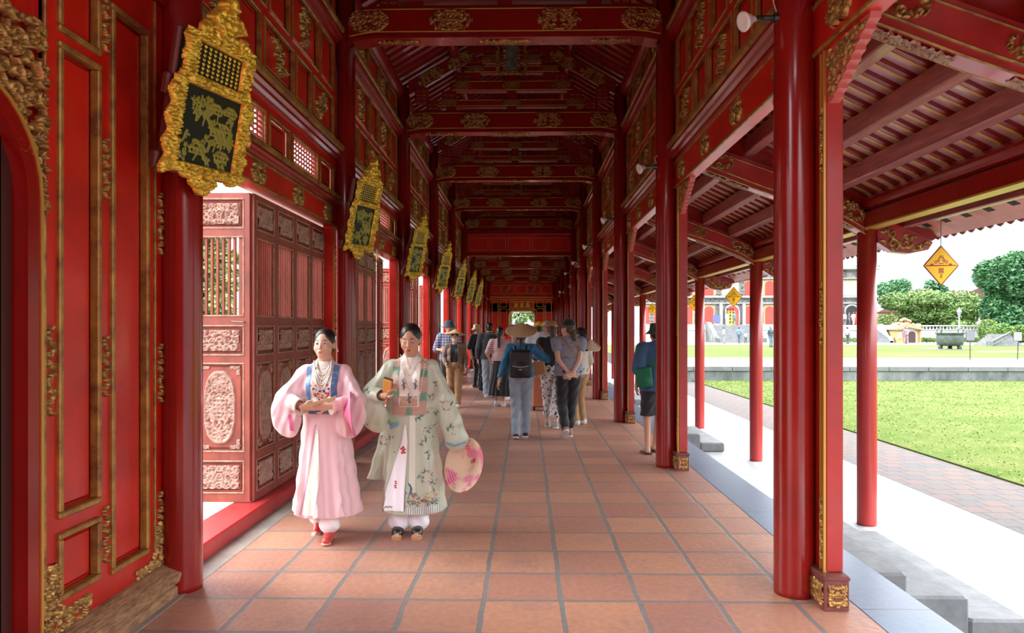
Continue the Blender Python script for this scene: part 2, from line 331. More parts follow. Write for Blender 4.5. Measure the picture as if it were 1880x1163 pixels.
    def build(s, name, m, parent=None, h=.008, disp=None, loc=None, rot=None):
        V, Q = s.verts(h)
        if disp is not None: V = disp(V)
        me = bpy.data.meshes.new(name); me.from_pydata(V.tolist(), [], Q.tolist()); me.polygons.foreach_set('use_smooth', [True] * len(me.polygons))
        for x in (m if isinstance(m, (list, tuple)) else [m]): me.materials.append(x)
        me.update(); o = bpy.data.objects.new(name, me); link(o, parent)
        if loc is not None: o.location = loc
        if rot is not None: o.rotation_euler = rot
        return o
def bvh(o): return BVHTree.FromPolygons([v.co for v in o.data.vertices], [tuple(p.vertices) for p in o.data.polygons])
def drape(name, bv, m, parent, nu, nv, fn, off=.004, dr=(0, 1, 0), th=0.):
    """lay a cloth strip on a surface: fn(u,v)->(x,z) start point; cast along dr"""
    D = Vector(dr).normalized(); V = []; ok = []
    for i in range(nu + 1):
        for j in range(nv + 1):
            p = Vector(fn(i / nu, j / nv)); hit = bv.ray_cast(p, D)
            if hit[0] is None: V.append(p); ok.append(False)
            else: V.append(hit[0] - D * off); ok.append(True)
    Fc = []
    for i in range(nu):
        for j in range(nv):
            q = (i * (nv + 1) + j, (i + 1) * (nv + 1) + j, (i + 1) * (nv + 1) + j + 1, i * (nv + 1) + j + 1)
            if all(ok[a] for a in q): Fc.append(q)
    # drop unused
    us = sorted({a for f in Fc for a in f}); mp_ = {a: i for i, a in enumerate(us)}
    if not us: return None
    return mesh_obj(name, [V[a] for a in us], [tuple(mp_[a] for a in f) for f in Fc], m, parent, True)
ORD = ['nearest', 'second', 'third', 'fourth', 'fifth', 'sixth', 'seventh', 'eighth', 'ninth', 'tenth', 'eleventh']
# ------------------------------------------------------------ floor, ground, steps
B = 3.75; Y0 = 4.12; XL = -2.05; XR = 1.567; XO = 3.80; XC = -.24; G = -.64
def Yk(k): return Y0 + B * k
TILE = brick_mat('terracotta_tiles', (.47, .235, .145), (.35, .165, .12), (.19, .18, .165), .44, .44, .017, loc=(.226, .42 - 3.97 + .44 * 20, 0), rough=.42, bump=.35, coat=.12, stain=(.27, .16, .14), stain_amt=.75)
STONE = brick_mat('blue_grey_stone', (.11, .165, .235), (.09, .14, .205), (.04, .04, .04), 4, 2.04, .006, loc=(1, -1.86, 0), rough=.34, bump=.05, coat=.05, stain=(.14, .18, .24), stain_amt=.5)
STEP = mat('worn_grey_step_stone', (.17, .175, .17), .6, col2=(.10, .105, .11), vscale=5, bump=.2, bscale=20)
PAVE = brick_mat('pale_paving_stone', (.33, .33, .325), (.29, .295, .29), (.14, .14, .14), 1.2, .75, .004, rough=.55, bump=.1)
BRICK = brick_mat('path_bricks', (.080, .047, .037), (.050, .045, .044), (.024, .020, .018), .30, .30, .010, offset=.5, rough=.8, bump=.5, stain=(.06, .055, .045), stain_amt=.7)
GRASS = mat('lawn_green', (.050, .078, .013), .9, col2=(.084, .098, .027), vscale=1.1, bump=.8, bscale=60, spec=.05)
def slab(name, x0, x1, y0, y1, z0, z1, m, bev=0, kind='structure'):
    o = MB().box(x0, x1, y0, y1, z0, z1, bev).build(name, m); tag(o, kind=kind); return o
slab('floor', -2.6, 1.837, -1.5, 60, -.2, 0, TILE)
slab('trim_1', 1.837, 2.235, -1.5, 60, -.2, 0, STONE, .008)
slab('trim_2', -2.6, -1.98, -1.5, 60, -.1, .003, mat('weathered_grey_stone', (.20, .18, .16), .7, col2=(.34, .27, .22), vscale=3, bump=.3, bscale=15), .003)
slab('floor_base', -3.0, 2.225, -1.5, 60, G, -.2, STEP)
slab('pavement', 2.225, 5.27, -1.5, 60, G - .2, G, PAVE)
slab('brick_path', 5.27, 6.85, -1.5, 60, G - .2, G + .004, BRICK)
slab('lawn', 6.85, 60, -1.5, 29, G - .2, G + .03, GRASS)
slab('ground_outside', -60, -2.6, -5, 90, -.3, -.06, mat('sandy_ground', (.24, .21, .15), .9, col2=(.17, .16, .12), vscale=1.5))
for (ka, lab) in ((0, 'nearest'), (2, 'second'), (4, 'third')):
    y0 = Yk(ka) + .80; y1 = Yk(ka + 1) - .80
    t = empty('stone_steps', (2.235, y0, G)); tag(t, f'{lab} short flight of grey stone steps going down to the paving', 'steps')
    for i in range(3):
        o = MB().box(i * .425, (i + 1) * .425 + .0, 0, y1 - y0, 0, -G - .16 * (i + 1), .018).build('step', STEP, t)
# grass blades: one mesh of many tufts
def blades(name, n, x0, x1, y0, y1, z, hmin, hmax, seed, m):
    R = np.random.RandomState(seed); X = R.uniform(x0, x1, n); Y = y0 + (y1 - y0) * R.uniform(0, 1, n) ** 1.6; H = R.uniform(hmin, hmax, n); a = R.uniform(0, 6.28, n); wd = .004 + .0009 * Y
    dx, dy = np.cos(a) * wd, np.sin(a) * wd; lx, ly = R.normal(0, .02, n), R.normal(0, .02, n)
    V = np.stack([np.stack([X - dx, Y - dy, np.full(n, z)], 1), np.stack([X + dx, Y + dy, np.full(n, z)], 1), np.stack([X + lx, Y + ly, z + H], 1)], 1).reshape(-1, 3)
    o = mesh_obj(name, V, np.arange(3 * n).reshape(-1, 3), m); tag(o, 'short green grass growing over the sunken lawn', 'grass', kind='stuff'); return o
blades('lawn_grass', 26000, 6.9, 22, 4, 28.9, G + .03, .010, .028, 3, mat('grass_blade', (.14, .22, .035), .8, col2=(.20, .24, .065), vscale=1.1))
# ------------------------------------------------------------ shared carved pieces
CO = {}
def CM(key, fn, nm, m, dp):
    if key not in CO: CO[key] = orn_mesh(fn(), nm, m, dp)
    return CO[key]
SPR = [CM(f's{i}', lambda i=i: o_spray(.62, .44, 40 + i), 'carved_flower_spray', GOLD, .035) for i in range(4)]
SPR2 = [CM(f't{i}', lambda i=i: o_spray(.50, .34, 60 + i, .011), 'carved_flower_spray', GOLD, .03) for i in range(2)]
CART = CM('cart', lambda: o_cart(.46, .13, 5), 'carved_cartouche', GOLD, .03)
CARTS = CM('carts', lambda: o_cart(.30, .16, 6), 'carved_cartouche', GOLD, .03)
STRIP = CM('strip', lambda: o_strip(.055, .40, 7), 'carved_strip', GOLD, .022)
BEAMO = [CM(f'b{i}', lambda i=i: o_cart(.50, .27, 11 + i, .008), 'beam_carving', GOLD, .035) for i in range(2)]
BEAME = CM('be', lambda: Orn(.46, .30, .008, 15).fill(.09, .014).mir().mask(lambda X, Z: (X / .23) ** 2 + (Z / .15) ** 2 < 1), 'beam_end_carving', GOLD, .03)
BEAMU = CM('bu', lambda: o_cart(.62, .085, 17, .007), 'underside_carving', GOLD, .02)
# ------------------------------------------------------------ hall pillars
def pillar(name, x, y, r, z0, z1, m, label, ring=True):
    o = MB().lathe([(r * .985, 0), (r, .03), (r, (z1 - z0) * .5), (r * .96, z1 - z0)], 36).build(name, m, None, True, (x, y, z0))
    tag(o, label, 'pillar'); return o
side_lab = {'l': 'left', 'r': 'right'}
KN = 10
for k in range(0, KN):
    top = 5.55 if k <= 5 else 4.6
    o_ = pillar('round_pillar', XL, Yk(k), .115, 0, top, RED, f'{ORD[k]} round red pillar along the left door wall')
    o_['group'] = 'left row pillars'
    o_ = pillar('round_pillar', XR, Yk(k), .1125, 0, top, RED, f'{ORD[k]} round red pillar in the inner right-hand row beside the floor edge')
    o_['group'] = 'inner right row pillars'
for k in range(0, KN):
    o_ = pillar('veranda_pillar', XO, Yk(k), .103, G, 2.72, REDP, f'{ORD[k]} round red pillar in the outer row standing on pale paving'); o_['group'] = 'outer row pillars'
# ------------------------------------------------------------ side walls : one frieze design per bay, local x along the bay, front to -y
def frame4(mb, x0, x1, z0, z1, t=.020, y=-.014, yb=.0, ins=0):
    """four-sided moulding with a peaked profile"""
    for (a, b, c, d) in ((x0, x1, z0, z0 + t), (x0, x1, z1 - t, z1), (x0, x0 + t, z0 + t, z1 - t), (x1 - t, x1, z0 + t, z1 - t)):
        mb.box(a, b, y, yb, c, d, min(t * .28, .006))
def panel_row(parent, z0, z1, kinds, front=0., rec=.035, spray=None, seed=0, x0=.20, x1=3.55, gap=.075, small=.50, bars='wall'):
    """kinds: string of c carved, p plain, l lattice"""
    n = len(kinds); tot = x1 - x0 - gap * (n - 1); ns = kinds.count('p'); nl = n - ns; big = (tot - small * ns) / max(nl, 1); st = MB(); x = x0; g = MB()
    st.box(.10, x0, front, front + .07, z0, z1); st.box(x1, 3.65, front, front + .07, z0, z1); rects = []
    for i, c in enumerate(kinds):
        wd = small if c == 'p' else big; rects.append((x, x + wd, c))
        if i < n - 1: st.box(x + wd, x + wd + gap, front, front + .07, z0, z1)
        x += wd + gap
    st.build(bars, REDW, parent); rs = random.Random(seed)
    for (a, b, c) in rects:
        frame4(g, a, b, z0, z1, .022, front - .012, front + .03)
        if c != 'l':
            pm = MB(); pm.box(a + .02, b - .02, front + rec, front + rec + .03, z0 + .02, z1 - .02)
            pm.box(a + .065, b - .065, front + rec - .014, front + rec + .01, z0 + .06, z1 - .06, .012)
            pn = pm.build('panel', REDW, parent)
            if c == 'c':
                me = rs.choice(spray); w_, h_ = (me['w'] if 'w' in me else .62), .44
                inst_o = bpy.data.objects.new('carved_flower_spray', me); link(inst_o, pn); inst_o.location = ((a + b) / 2, front + rec - .014, (z0 + z1) / 2)
                sx = (b - a - .14) / .62; sz = (z1 - z0 - .14) / .44
                inst_o.scale = (min(sx, 1.1) * rs.choice((-1, 1)), 1, sz)
        else:
            lt = MB(); W_, H_ = b - a, z1 - z0; nx_ = 9; nz_ = 6
            for i in range(nx_ * nz_):   # interlocking rings give the pierced screen
                cx = a + .03 + (i % nx_ + .5) * (W_ - .06) / nx_; cz = z0 + .02 + (i // nx_ + .5) * (H_ - .04) / nz_; rx = (W_ - .06) / nx_ * .60; rz = (H_ - .04) / nz_ * .62
                pts = [(cx + rx * math.cos(q * PI / 4), front + .03, cz + rz * math.sin(q * PI / 4)) for q in range(9)]
                lt.tube(pts, .0075, 4, False)
            frame4(lt, a + .01, b - .01, z0 + .01, z1 - .01, .02, front + .01, front + .05)
            lt.build('lattice_screen', mat('pale_red_lattice', (.45, .10, .08), .5), parent)
    g.build('gilt_moulding', GOLDT, parent)
def moulding(parent, z0, z1, proj, m1=RED, m2=GOLDT, x0=.08, x1=3.67):
    h = z1 - z0; mb = MB(); mb.prism([(0.03, z0), (-proj * .35, z0), (-proj * .55, z0 + h * .15), (-proj * .8, z0 + h * .22), (-proj, z0 + h * .38), (-proj, z0 + h * .55), (-proj * .85, z0 + h * .66), (.03, z0 + h * .66)], x0, x1, 'x')
    mb.build('moulding', m1, parent)
    MB().prism([(.03, z0 + h * .66), (-proj * .85, z0 + h * .66), (-proj * 1.12, z0 + h * .74), (-proj * 1.12, z0 + h), (.03, z0 + h)], x0, x1, 'x').build('gilt_cornice', m2, parent)
def upper(parent, seed):
    moulding(parent, 3.42, 3.58, .09)
    bk = MB().box(.08, 3.67, .02, .09, 3.40, 3.66).box(.08, 3.67, .0, .07, 3.58, 3.66).box(.08, 3.67, .0, .07, 4.10, 4.17).box(.08, 3.67, 0, .07, 4.70, 4.76).box(.08, 3.67, .0, .07, 4.88, 4.95)
    bk.build('rail', REDW, parent)
    MB().box(0, 3.75, .085, .11, 3.38, 5.62).build('backing', REDD, parent)
    panel_row(parent, 3.66, 4.10, 'cpcpc', spray=SPR, seed=seed, small=.44)
    panel_row(parent, 4.17, 4.70, 'pcpcp', spray=SPR, seed=seed + 1, small=.48)
    moulding(parent, 4.74, 4.90, .09)
    panel_row(parent, 4.95, 5.36, 'pcpcp', spray=SPR, seed=seed + 2, small=.6)
    MB().tube([(0.0, .03, 5.50), (3.75, .03, 5.50)], .14, 16).build('wall_plate', REDD, parent)
def upper2(parent, seed):   # lower hall beyond the cross screen
    moulding(parent, 3.00, 3.14, .08)
    MB().box(0, 3.75, .085, .11, 3.0, 4.4).build('backing', REDD, parent)
    MB().box(.08, 3.67, .0, .07, 3.14, 3.20).box(.08, 3.67, .0, .07, 3.60, 3.66).box(.08, 3.67, 0, .07, 4.02, 4.10).build('rail', REDW, parent)
    panel_row(parent, 3.20, 3.60, 'cpcpc', spray=SPR, seed=seed, small=.44)
    panel_row(parent, 3.66, 4.02, 'pcpcp', spray=SPR, seed=seed + 1, small=.48)
    MB().tube([(0.0, .03, 4.2), (3.75, .03, 4.2)], .12, 14).build('wall_plate', REDD, parent)
def lintel_band(parent, z0, z1, m=REDW):
    MB().box(.08, 3.67, 0, .16, z0, z1).build('lintel', m, parent)
    g = MB(); g.box(.10, 3.65, -.012, .01, z0, z0 + .022, .005); g.box(.10, 3.65, -.010, .01, z1 - .02, z1, .005); g.build('gilt_moulding', GOLDT, parent)
    for i in range(4):
        inst_o = bpy.data.objects.new('carved_cartouche', CARTS); link(inst_o, parent); inst_o.location = (.42 + i * .97, 0, (z0 + z1) / 2); inst_o.scale = (1, 1, (z1 - z0) * .8 / .16)
def left_low(parent, far=False, zt=2.68):
    # sill, jambs, lintel band, lattice row
    if zt > 2.5:
        lintel_band(parent, 2.68, 2.90); moulding(parent, 2.90, 3.01, .07)
        MB().box(.08, 3.67, 0, .07, 3.01, 3.035).box(.08, 3.67, 0, .07, 3.33, 3.42).build('rail', REDW, parent)
        panel_row(parent, 3.035, 3.33, 'plplp', small=.5)
    else: lintel_band(parent, 2.68, 3.0)
    MB().box(0, .13, .05, .11, 2.66, 3.42).box(3.62, 3.75, .05, .11, 2.66, 3.42).build('backing', REDD, parent)
    MB().box(.08, 3.67, 0, .28, 0, .12, .012).build('door_sill', mat('red_sill', (.42, .03, .03), .4, coat=.2, var=.2), parent)
    for s in (0, 1):
        a = .10 if not s else 3.55
        MB().box(a, a + .10, 0, .12, .12, 2.68, .006).build('jamb', REDW, parent)
        MB().box(a + .012, a + .024, -.008, .01, .12, 2.68).box(a + .076, a + .088, -.008, .01, .12, 2.68).build('gilt_moulding', GOLDD, parent)
        for z in (.6, 1.55, 2.3):
            io = bpy.data.objects.new('carved_strip', STRIP); link(io, parent); io.location = (a + .05, 0, z); io.scale = (.75, 1, .8)
def right_low(parent, dark=False, sec2=False):
    zb = 3.10 if not sec2 else 2.72
    MB().box(.0, 3.75, .0, .10, zb, zb + .30).build('lintel', REDW, parent)
    g = MB(); g.box(.05, 3.70, -.012, .01, zb, zb + .025, .005); g.box(.05, 3.70, -.012, .01, zb + .27, zb + .295, .005); g.build('gilt_moulding', GOLDT, parent)
    for i in range(4):
        io = bpy.data.objects.new('carved_cartouche', CARTS); link(io, parent); io.location = (.42 + i * .97, 0, zb + .15); io.scale = (1, 1, 1.2)
    if not sec2: MB().box(.08, 3.67, .0, .09, 3.40, 3.43).build('rail', REDW, parent)
    for s in (0, 1):
        # jamb post beside the pillar: local x .02-.20 or 3.55-3.73, depth behind the wall face
        a = .03 if not s else 3.55; sg = 1 if not s else -1
        jb = MB().box(a, a + .17, .02, .115, .19, zb, .006).build('jamb_post', mat('orange_red_jamb', (.36, .014, .007), .4, coat=.25, var=.15), parent)
        MB().box(a + (.150 if not s else .006), a + (.164 if not s else .02), .008, .03, .19, zb).box(a + (.10 if not s else .06), a + (.11 if not s else .07), .010, .03, .19, zb).build('gilt_moulding', GOLDD, jb)
        for z in (.42, 1.62, 2.6):
            io = bpy.data.objects.new('carved_strip', STRIP); link(io, jb); io.location = (a + (.125 if not s else .045), .016, z); io.scale = (.7, .7, .95)
        bb = MB().box(a - (.01 if not s else .07), a + (.24 if not s else .18), -.02, .115, 0, .17, .004); bb.box(a - (.015 if not s else .075), a + (.245 if not s else .185), -.028, .122, .165, .19, .006); bo = bb.build('base_block', mat('plum_brown_wood', (.16, .04, .03), .5, var=.3, vscale=8), parent)
        fm = CM('bl', lambda: Orn(.10, .12, .004, 21).fill(.035, .006).mir(), 'block_carving', GOLD, .012)
        e = bpy.data.objects.new('block_carving', fm); link(e, bo); e.location = (a + (.242 if not s else -.072), .05, .085); e.rotation_euler = (0, 0, PI / 2 if not s else -PI / 2)
        fm2 = CM('bl2', lambda: Orn(.22, .12, .004, 22).fill(.04, .006).mir(), 'block_carving', GOLD, .010)
        e = bpy.data.objects.new('block_carving', fm2); link(e, bo); e.location = (a + (.115 if not s else .055), -.02, .085)
        # stepped carved bracket under the lintel
        xs = a + (.17 if not s else 0); pts = [(0, 0), (0, -.30)] + [(.02 + i * .05 + d, -.30 + .028 * (i * 1.15) + e_) for i in range(9) for (d, e_) in ((0, 0), (.05, .012))] + [(.48, 0)]
        BR_ = MB().prism([(xs + sg * p[0], zb + min(p[1], 0)) for p in pts], .03, .085, 'y').build('corner_bracket', mat('rose_carved_edge', (.50, .10, .08), .45), parent)
        cm = CM('cb', lambda: Orn(.44, .28, .007, 23).fill(.08, .012).mask(lambda X, Z: Z > -.14 + (X + .22) * .60), 'bracket_carving', GOLD, .015)
        e = bpy.data.objects.new('bracket_carving', cm); link(e, BR_); e.location = (xs + sg * .23, .03, zb - .15); e.scale = (sg, 1, 1)
XWL, XWR = -2.13, 1.65
def bay(side, k, low=True, sec2=False, seed=0):
    nm = 'wall_left' if side < 0 else 'wall_right'
    t = empty(nm); tag(t, kind='structure')
    if side < 0: t.location = (XWL, Yk(k), 0); t.rotation_euler = (0, 0, PI / 2)
    else: t.location = (XWR, Yk(k + 1), 0); t.rotation_euler = (0, 0, -PI / 2)
    return t
Lp = bay(-1, 0); upper(Lp, 1); left_low(Lp)
Rp = bay(1, 0); upper(Rp, 5); right_low(Rp)
def clone(src, side, k):
    c = copy_tree(src); c.location.y = Yk(k) if side < 0 else Yk(k + 1); return c
for k in range(1, 5): clone(Lp, -1, k)
for k in (-1, 1, 2, 3, 4): clone(Rp, 1, k)
Lq = bay(-1, 5); upper2(Lq, 11); left_low(Lq, True, 2.4)
Rq = bay(1, 5); upper2(Rq, 13); right_low(Rq, sec2=True)
for k in (6, 7, 8): clone(Lq, -1, k); clone(Rq, 1, k)
Lu = bay(-1, -1); upper(Lu, 21)
# near left bay: solid panelled wall with an arched doorway
sd = lambda d: d - (Yk(-1))
wall = MB(); za = 2.10; e1 = sd(2.95)
arc = [(e1 - .42 + .42 * math.cos(q * PI / 16), za + .45 * math.sin(q * PI / 16)) for q in range(0, 9)]
poly = [(sd(4.13), .0), (sd(4.13), 3.42)] + [(e1 - 1.0, 3.42), (e1 - 1.0, za + .45)] + arc[::-1] + [(e1, .0)]
poly = [(e1, 0), (sd(4.13), 0), (sd(4.13), 3.42), (e1 - 1.1, 3.42), (e1 - 1.1, za + .45)] + arc[::-1]
wall.prism([(p[0], p[1]) for p in poly], .035, .10, 'y')
wl = wall.build('wall_slab', REDW, Lu)
def band(x0, x1, z0, z1, d=.04):   # stiles/rails standing proud of the slab
    return MB().box(x0, x1, 0, d, z0, z1, .003)
st = MB()
u_ = lambda x: sd(x)
# stiles
for (a, b, c, d) in ((u_(3.03), u_(3.13), .0, 3.42), (u_(3.43), u_(3.535), 0, 3.42), (u_(3.87), u_(4.1), 0, 3.42), (u_(3.13), u_(3.43), 0, .31), (u_(3.13), u_(3.43), .61, .685), (u_(3.13), u_(3.43), 2.855, 2.91), (u_(3.535), u_(3.87), 0, .30), (u_(3.535), u_(3.87), 3.21, 3.42), (u_(3.13), u_(3.43), 3.38, 3.42)): st.box(a, b, 0, .04, c, d)
st.build('stile_and_rail', REDW, Lu)
g = MB()
rc = [(u_(3.125), u_(3.44), .30, .615), (u_(3.125), u_(3.44), .68, 2.86), (u_(3.125), u_(3.44), 2.905, 3.40), (u_(3.53), u_(3.885), .285, 3.22)]
for r in rc: frame4(g, *r, .030, -.018, .03)
for xx in (3.03, 3.945, 4.075): g.box(u_(xx), u_(xx) + .014, -.014, .02, .1, 3.42, .004)
g.build('gilt_moulding', GOLDT, Lu)
for r in rc: MB().box(r[0] + .045, r[1] - .045, .016, .05, r[2] + .045, r[3] - .045, .012).build('panel', REDW, Lu)
# arch band and gilt line
def ribbon(path, y0, y1, wd):
    mb = MB(); n = len(path); V = []
    for i, p in enumerate(path):
        a = path[max(i - 1, 0)]; b = path[min(i + 1, n - 1)]; dx, dz = b[0] - a[0], b[1] - a[1]; L = math.hypot(dx, dz); nx_, nz_ = -dz / L * wd, dx / L * wd
        V += [(p[0], y0, p[1]), (p[0] + nx_, y0, p[1] + nz_), (p[0] + nx_, y1, p[1] + nz_), (p[0], y1, p[1])]
    Fc = [tuple(i * 4 + c for c in q) for i in range(0) for q in ()]
    for i in range(n - 1):
        for c in range(4): Fc.append((i * 4 + c, i * 4 + (c + 1) % 4, i * 4 + 4 + (c + 1) % 4, i * 4 + 4 + c))
    Fc += [(0, 3, 2, 1), tuple((n - 1) * 4 + c for c in (0, 1, 2, 3))]
    return mb.add(V, Fc)
path = [(e1, 0)] + arc + [(e1 - 1.1, za + .45)]
ribbon(path, -.05, .03, .075).build('arch_band', RED, Lu)
path2 = [(p[0] + (.0), p[1]) for p in path]
ribbon([(p[0] + .0 if i > 9 else p[0] - .0, p[1]) for i, p in enumerate(path)], -.056, -.02, -.014).build('gilt_moulding', GOLDD, Lu)
sp = Orn(.62, .85, .006, 33).fill(.075, .012).mask(lambda X, Z: ((X + .31 - .0) > .0) & (Z > -.1 - .42) & (((X + .28) / .47) ** 2 + ((Z + .46) / .55) ** 2 > 1) & ~((X > .22) & (Z < .15) & False) & (X < .30))
o_ = sp.obj('spandrel_carving', GOLD, Lu, (e1 - .23, -.005, za + .36), .05)
for (xc, zc, hh_) in ((3.075, 1.35, .42), (3.075, .25, .3), (3.485, .5, .3), (3.485, 1.35, .32), (3.485, 2.35, .32), (3.485, 3.1, .34), (4.02, 2.15, .38), (4.02, 1.28, .36), (4.02, .42, .36)):
    io = bpy.data.objects.new('carved_strip', STRIP); link(io, Lu); io.location = (u_(xc), -.0, zc); io.scale = (1.15, 1.1, hh_ / .40)
o_corner(.34, .38, 35).obj('corner_carving', GOLD, Lu, (u_(3.05) + .14, -.002, .32 + .0), .025).scale = (1, 1, .9)
q = o_corner(.30, .30, 36).obj('corner_carving', GOLD, Lu, (u_(3.90), -.002, .28), .025); q.scale = (-1, 1, 1)
MB().prism([(.035, .0), (-.11, 0), (-.11, .05), (-.09, .06), (-.12, .08), (-.13, .13), (-.09, .15), (-.03, .17), (.035, .17)], u_(2.95), u_(4.03), 'x').build('base_moulding', WOODR, Lu)
# dark lattice leaf inside the arched doorway
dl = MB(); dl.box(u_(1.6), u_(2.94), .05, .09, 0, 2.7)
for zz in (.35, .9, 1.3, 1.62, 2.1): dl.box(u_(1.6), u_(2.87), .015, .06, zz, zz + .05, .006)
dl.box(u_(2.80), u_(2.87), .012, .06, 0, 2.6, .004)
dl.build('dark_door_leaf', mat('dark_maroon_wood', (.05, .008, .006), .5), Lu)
de = MB()
for zz in (.35, .9, 1.3, 1.62, 2.1): de.box(u_(1.6), u_(2.80), .008, .016, zz + .038, zz + .05).box(u_(2.785), u_(2.80), .008, .016, 0, 2.6)
de.build('worn_edge', mat('worn_grey_edge', (.22, .17, .15), .6), Lu)
# ------------------------------------------------------------ door leaves
def make_leaf():
    t = empty('door_leaf'); W, z0, z1 = .50, .125, 2.66
    bars = [(.0, .085), (.34, .36)]
    fr = MB(); fr.box(0, .05, -.022, .022, z0, z1, .003).box(W - .05, W, -.022, .022, z0, z1, .003)
    rails = [(z0, .20), (.46, .54), (1.26, 1.33), (1.57, 1.65), (2.30, 2.37), (2.61, z1)]
    for a, b in rails: fr.box(.05, W - .05, -.02, .02, a, b)
    fr.build('frame', DOOR, t)
    pn = MB(); gl = MB()
    for a, b in ((.20, .46), (.54, 1.26), (1.33, 1.57), (2.37, 2.61)):
        pn.box(.05, W - .05, -.004, .006, a, b); pn.box(.075, W - .075, -.014, .0, a + .025, b - .025, .006)
        frame4(gl, .045, W - .045, a - .006, b + .006, .013, -.028, -.01)
    frame4(gl, .045, W - .045, 1.645, 2.305, .013, -.028, -.01)
    pn.build('panel', DOOR, t); gl.build('worn_moulding', mat('worn_gilt_edge', (.45, .30, .20), .55, col2=(.26, .12, .07), vscale=20), t)
    br = MB()
    for i in range(8): x = .085 + i * (W - .17) / 7; br.box(x - .009, x + .009, -.012, .012, 1.655, 2.295)
    br.box(.05, .075, -.012, .012, 1.65, 2.30).box(W - .075, W - .05, -.012, .012, 1.65, 2.30)
    br.build('slatted_bars', DOOR, t)
    for key, zc, w_, h_, f in (('d1', .33, .32, .19, lambda: o_scroll(.32, .19, 51, .07, .011)), ('d2', .90, .26, .58, lambda: o_oval(.26, .60, 52)), ('d3', 1.45, .32, .17, lambda: o_scroll(.32, .17, 53, .065, .010)), ('d4', 2.49, .32, .17, lambda: o_scroll(.32, .17, 54, .06, .010))):
        io = bpy.data.objects.new('carved_panel', CM(key, f, 'carved_panel', CARV, .018)); link(io, t); io.location = (W / 2, -.014, zc)
    ck = CM('dc', lambda: o_corner(.08, .08, 55, .005), 'corner_carving', CARV, .012)
    for sx, sz, xx, zz in ((1, 1, .125, .60), (-1, 1, W - .125, .60), (1, -1, .125, 1.20), (-1, -1, W - .125, 1.20)):
        io = bpy.data.objects.new('corner_carving', ck); link(io, t); io.location = (xx, -.014, zz); io.scale = (sx, 1, sz)
    MB().tube([(.46, -.02, 1.60), (.46, -.05, 1.60), (.36, -.055, 1.605)], .005, 6).build('iron_latch', mat('iron', (.2, .19, .18), .4, metal=.8), t)
    return t
LEAF = make_leaf(); first_leaf = [True]
def leaf(s, k, ang, label, x=-.125, grp=None, flip=False):
    big = ang < -.5
    o = LEAF if first_leaf[0] else copy_tree(LEAF); first_leaf[0] = False
    a = PI / 2 + ang; o.location = (XWL + x - (.5 * math.cos(a) if big else 0), Yk(k) + s - (.5 * math.sin(a) if big else 0), 0); o.rotation_euler = (0, 0, a)
    tag(o, label, 'door leaf', grp or 'carved door leaves of the left wall'); return o
op = leaf(1.585, 0, -PI / 2, 'carved red door leaf standing wide open beside the first pillar, sky behind its bars'); op.location = (XWL - .13 - .50, Yk(0) + 1.57, 0)
names4 = ['nearest', 'second', 'third', 'fourth']
for i in range(4): leaf(1.575 + i * .503, 0, 0, f'{names4[i]} closed brown-red door leaf behind the woman in pink')
w6 = ['first', 'second', 'third', 'fourth', 'fifth', 'sixth']
for i in range(6): leaf(.26 + i * .52 + (.07 if i > 3 else 0) - .0, 1, (.10 if i > 3 else 0), f'{w6[i]} carved door leaf from the near side in the second door bay', x=(-.125 if i < 4 else -.17))
for i, (s, a) in enumerate(((.35, 0), (.87, 0), (1.42, -1.25), (2.1, -1.15), (2.75, -1.05), (3.2, -.95))): leaf(s, 2, a, f'{w6[i]} carved door leaf in the third bay, {"closed" if a == 0 else "swung outward to the light"}', x=-.17)
for k in (3, 4, 5, 6, 7, 8):
    for i in range(6):
        leaf(.26 + i * .52, k, 0, f'{w6[i]} closed door leaf of the {ORD[k]} left door bay', x=-.125) if not (k in (3, 5) and i == 5) else leaf(.26 + i * .52, k, -1.3, f'far door leaf of the {ORD[k]} left door bay, swung open', x=-.17)
# ------------------------------------------------------------ tie beams
def make_beam(name='tie_beam', W=3.50, hgt=.36, dep=.24, arch=.04):
    t = empty(name)
    n = 24; pb = []; ptp = []
    for i in range(n + 1):
        x = -W / 2 + W * i / n; e = min(1, (W / 2 - abs(x)) / .30); pb.append((x, .0 - .045 * (1 - e) ** 1.5)); ptp.append((x, hgt - .12 * (1 - min(1, (W / 2 - abs(x)) / .22)) ** 2))
    MB().prism(pb + ptp[::-1], -dep / 2 + .03, dep / 2 - .03, 'y').prism([(p[0], p[1] + .05) for p in pb] + [(p[0], p[1] - .05) for p in ptp[::-1]], -dep / 2, dep / 2, 'y').prism([(p[0] * .97, p[1] - .012) for p in pb] + [(p[0] * .97, p[1] + .02) for p in pb[::-1]], -dep / 2 + .005, dep / 2 - .005, 'y').build('beam_body', RED, t)
    g = MB()
    for pts, o in ((pb, .055), (ptp, -.055)):
        for sy in (-1, 1): g.tube([(p[0] * .985, sy * (dep / 2 + .002), p[1] + o) for p in pts], .0065, 5)
    g.build('gilt_line', GOLDD, t)
    for x, me in ((-.60, BEAMO[0]), (.60, BEAMO[1]), (-W / 2 + .23, BEAME), (W / 2 - .23, BEAME)):
        io = bpy.data.objects.new('beam_carving', me); link(io, t); io.location = (x, -dep / 2, hgt / 2); io.scale = (1, 1, .9 * hgt / .36)
    for x in (-1.2, 0, 1.2):
        io = bpy.data.objects.new('underside_carving', BEAMU); link(io, t); io.location = (x, 0, -.012); io.rotation_euler = (PI / 2, 0, 0); io.scale = (.8 if x else 1, 1, 1)
    return t
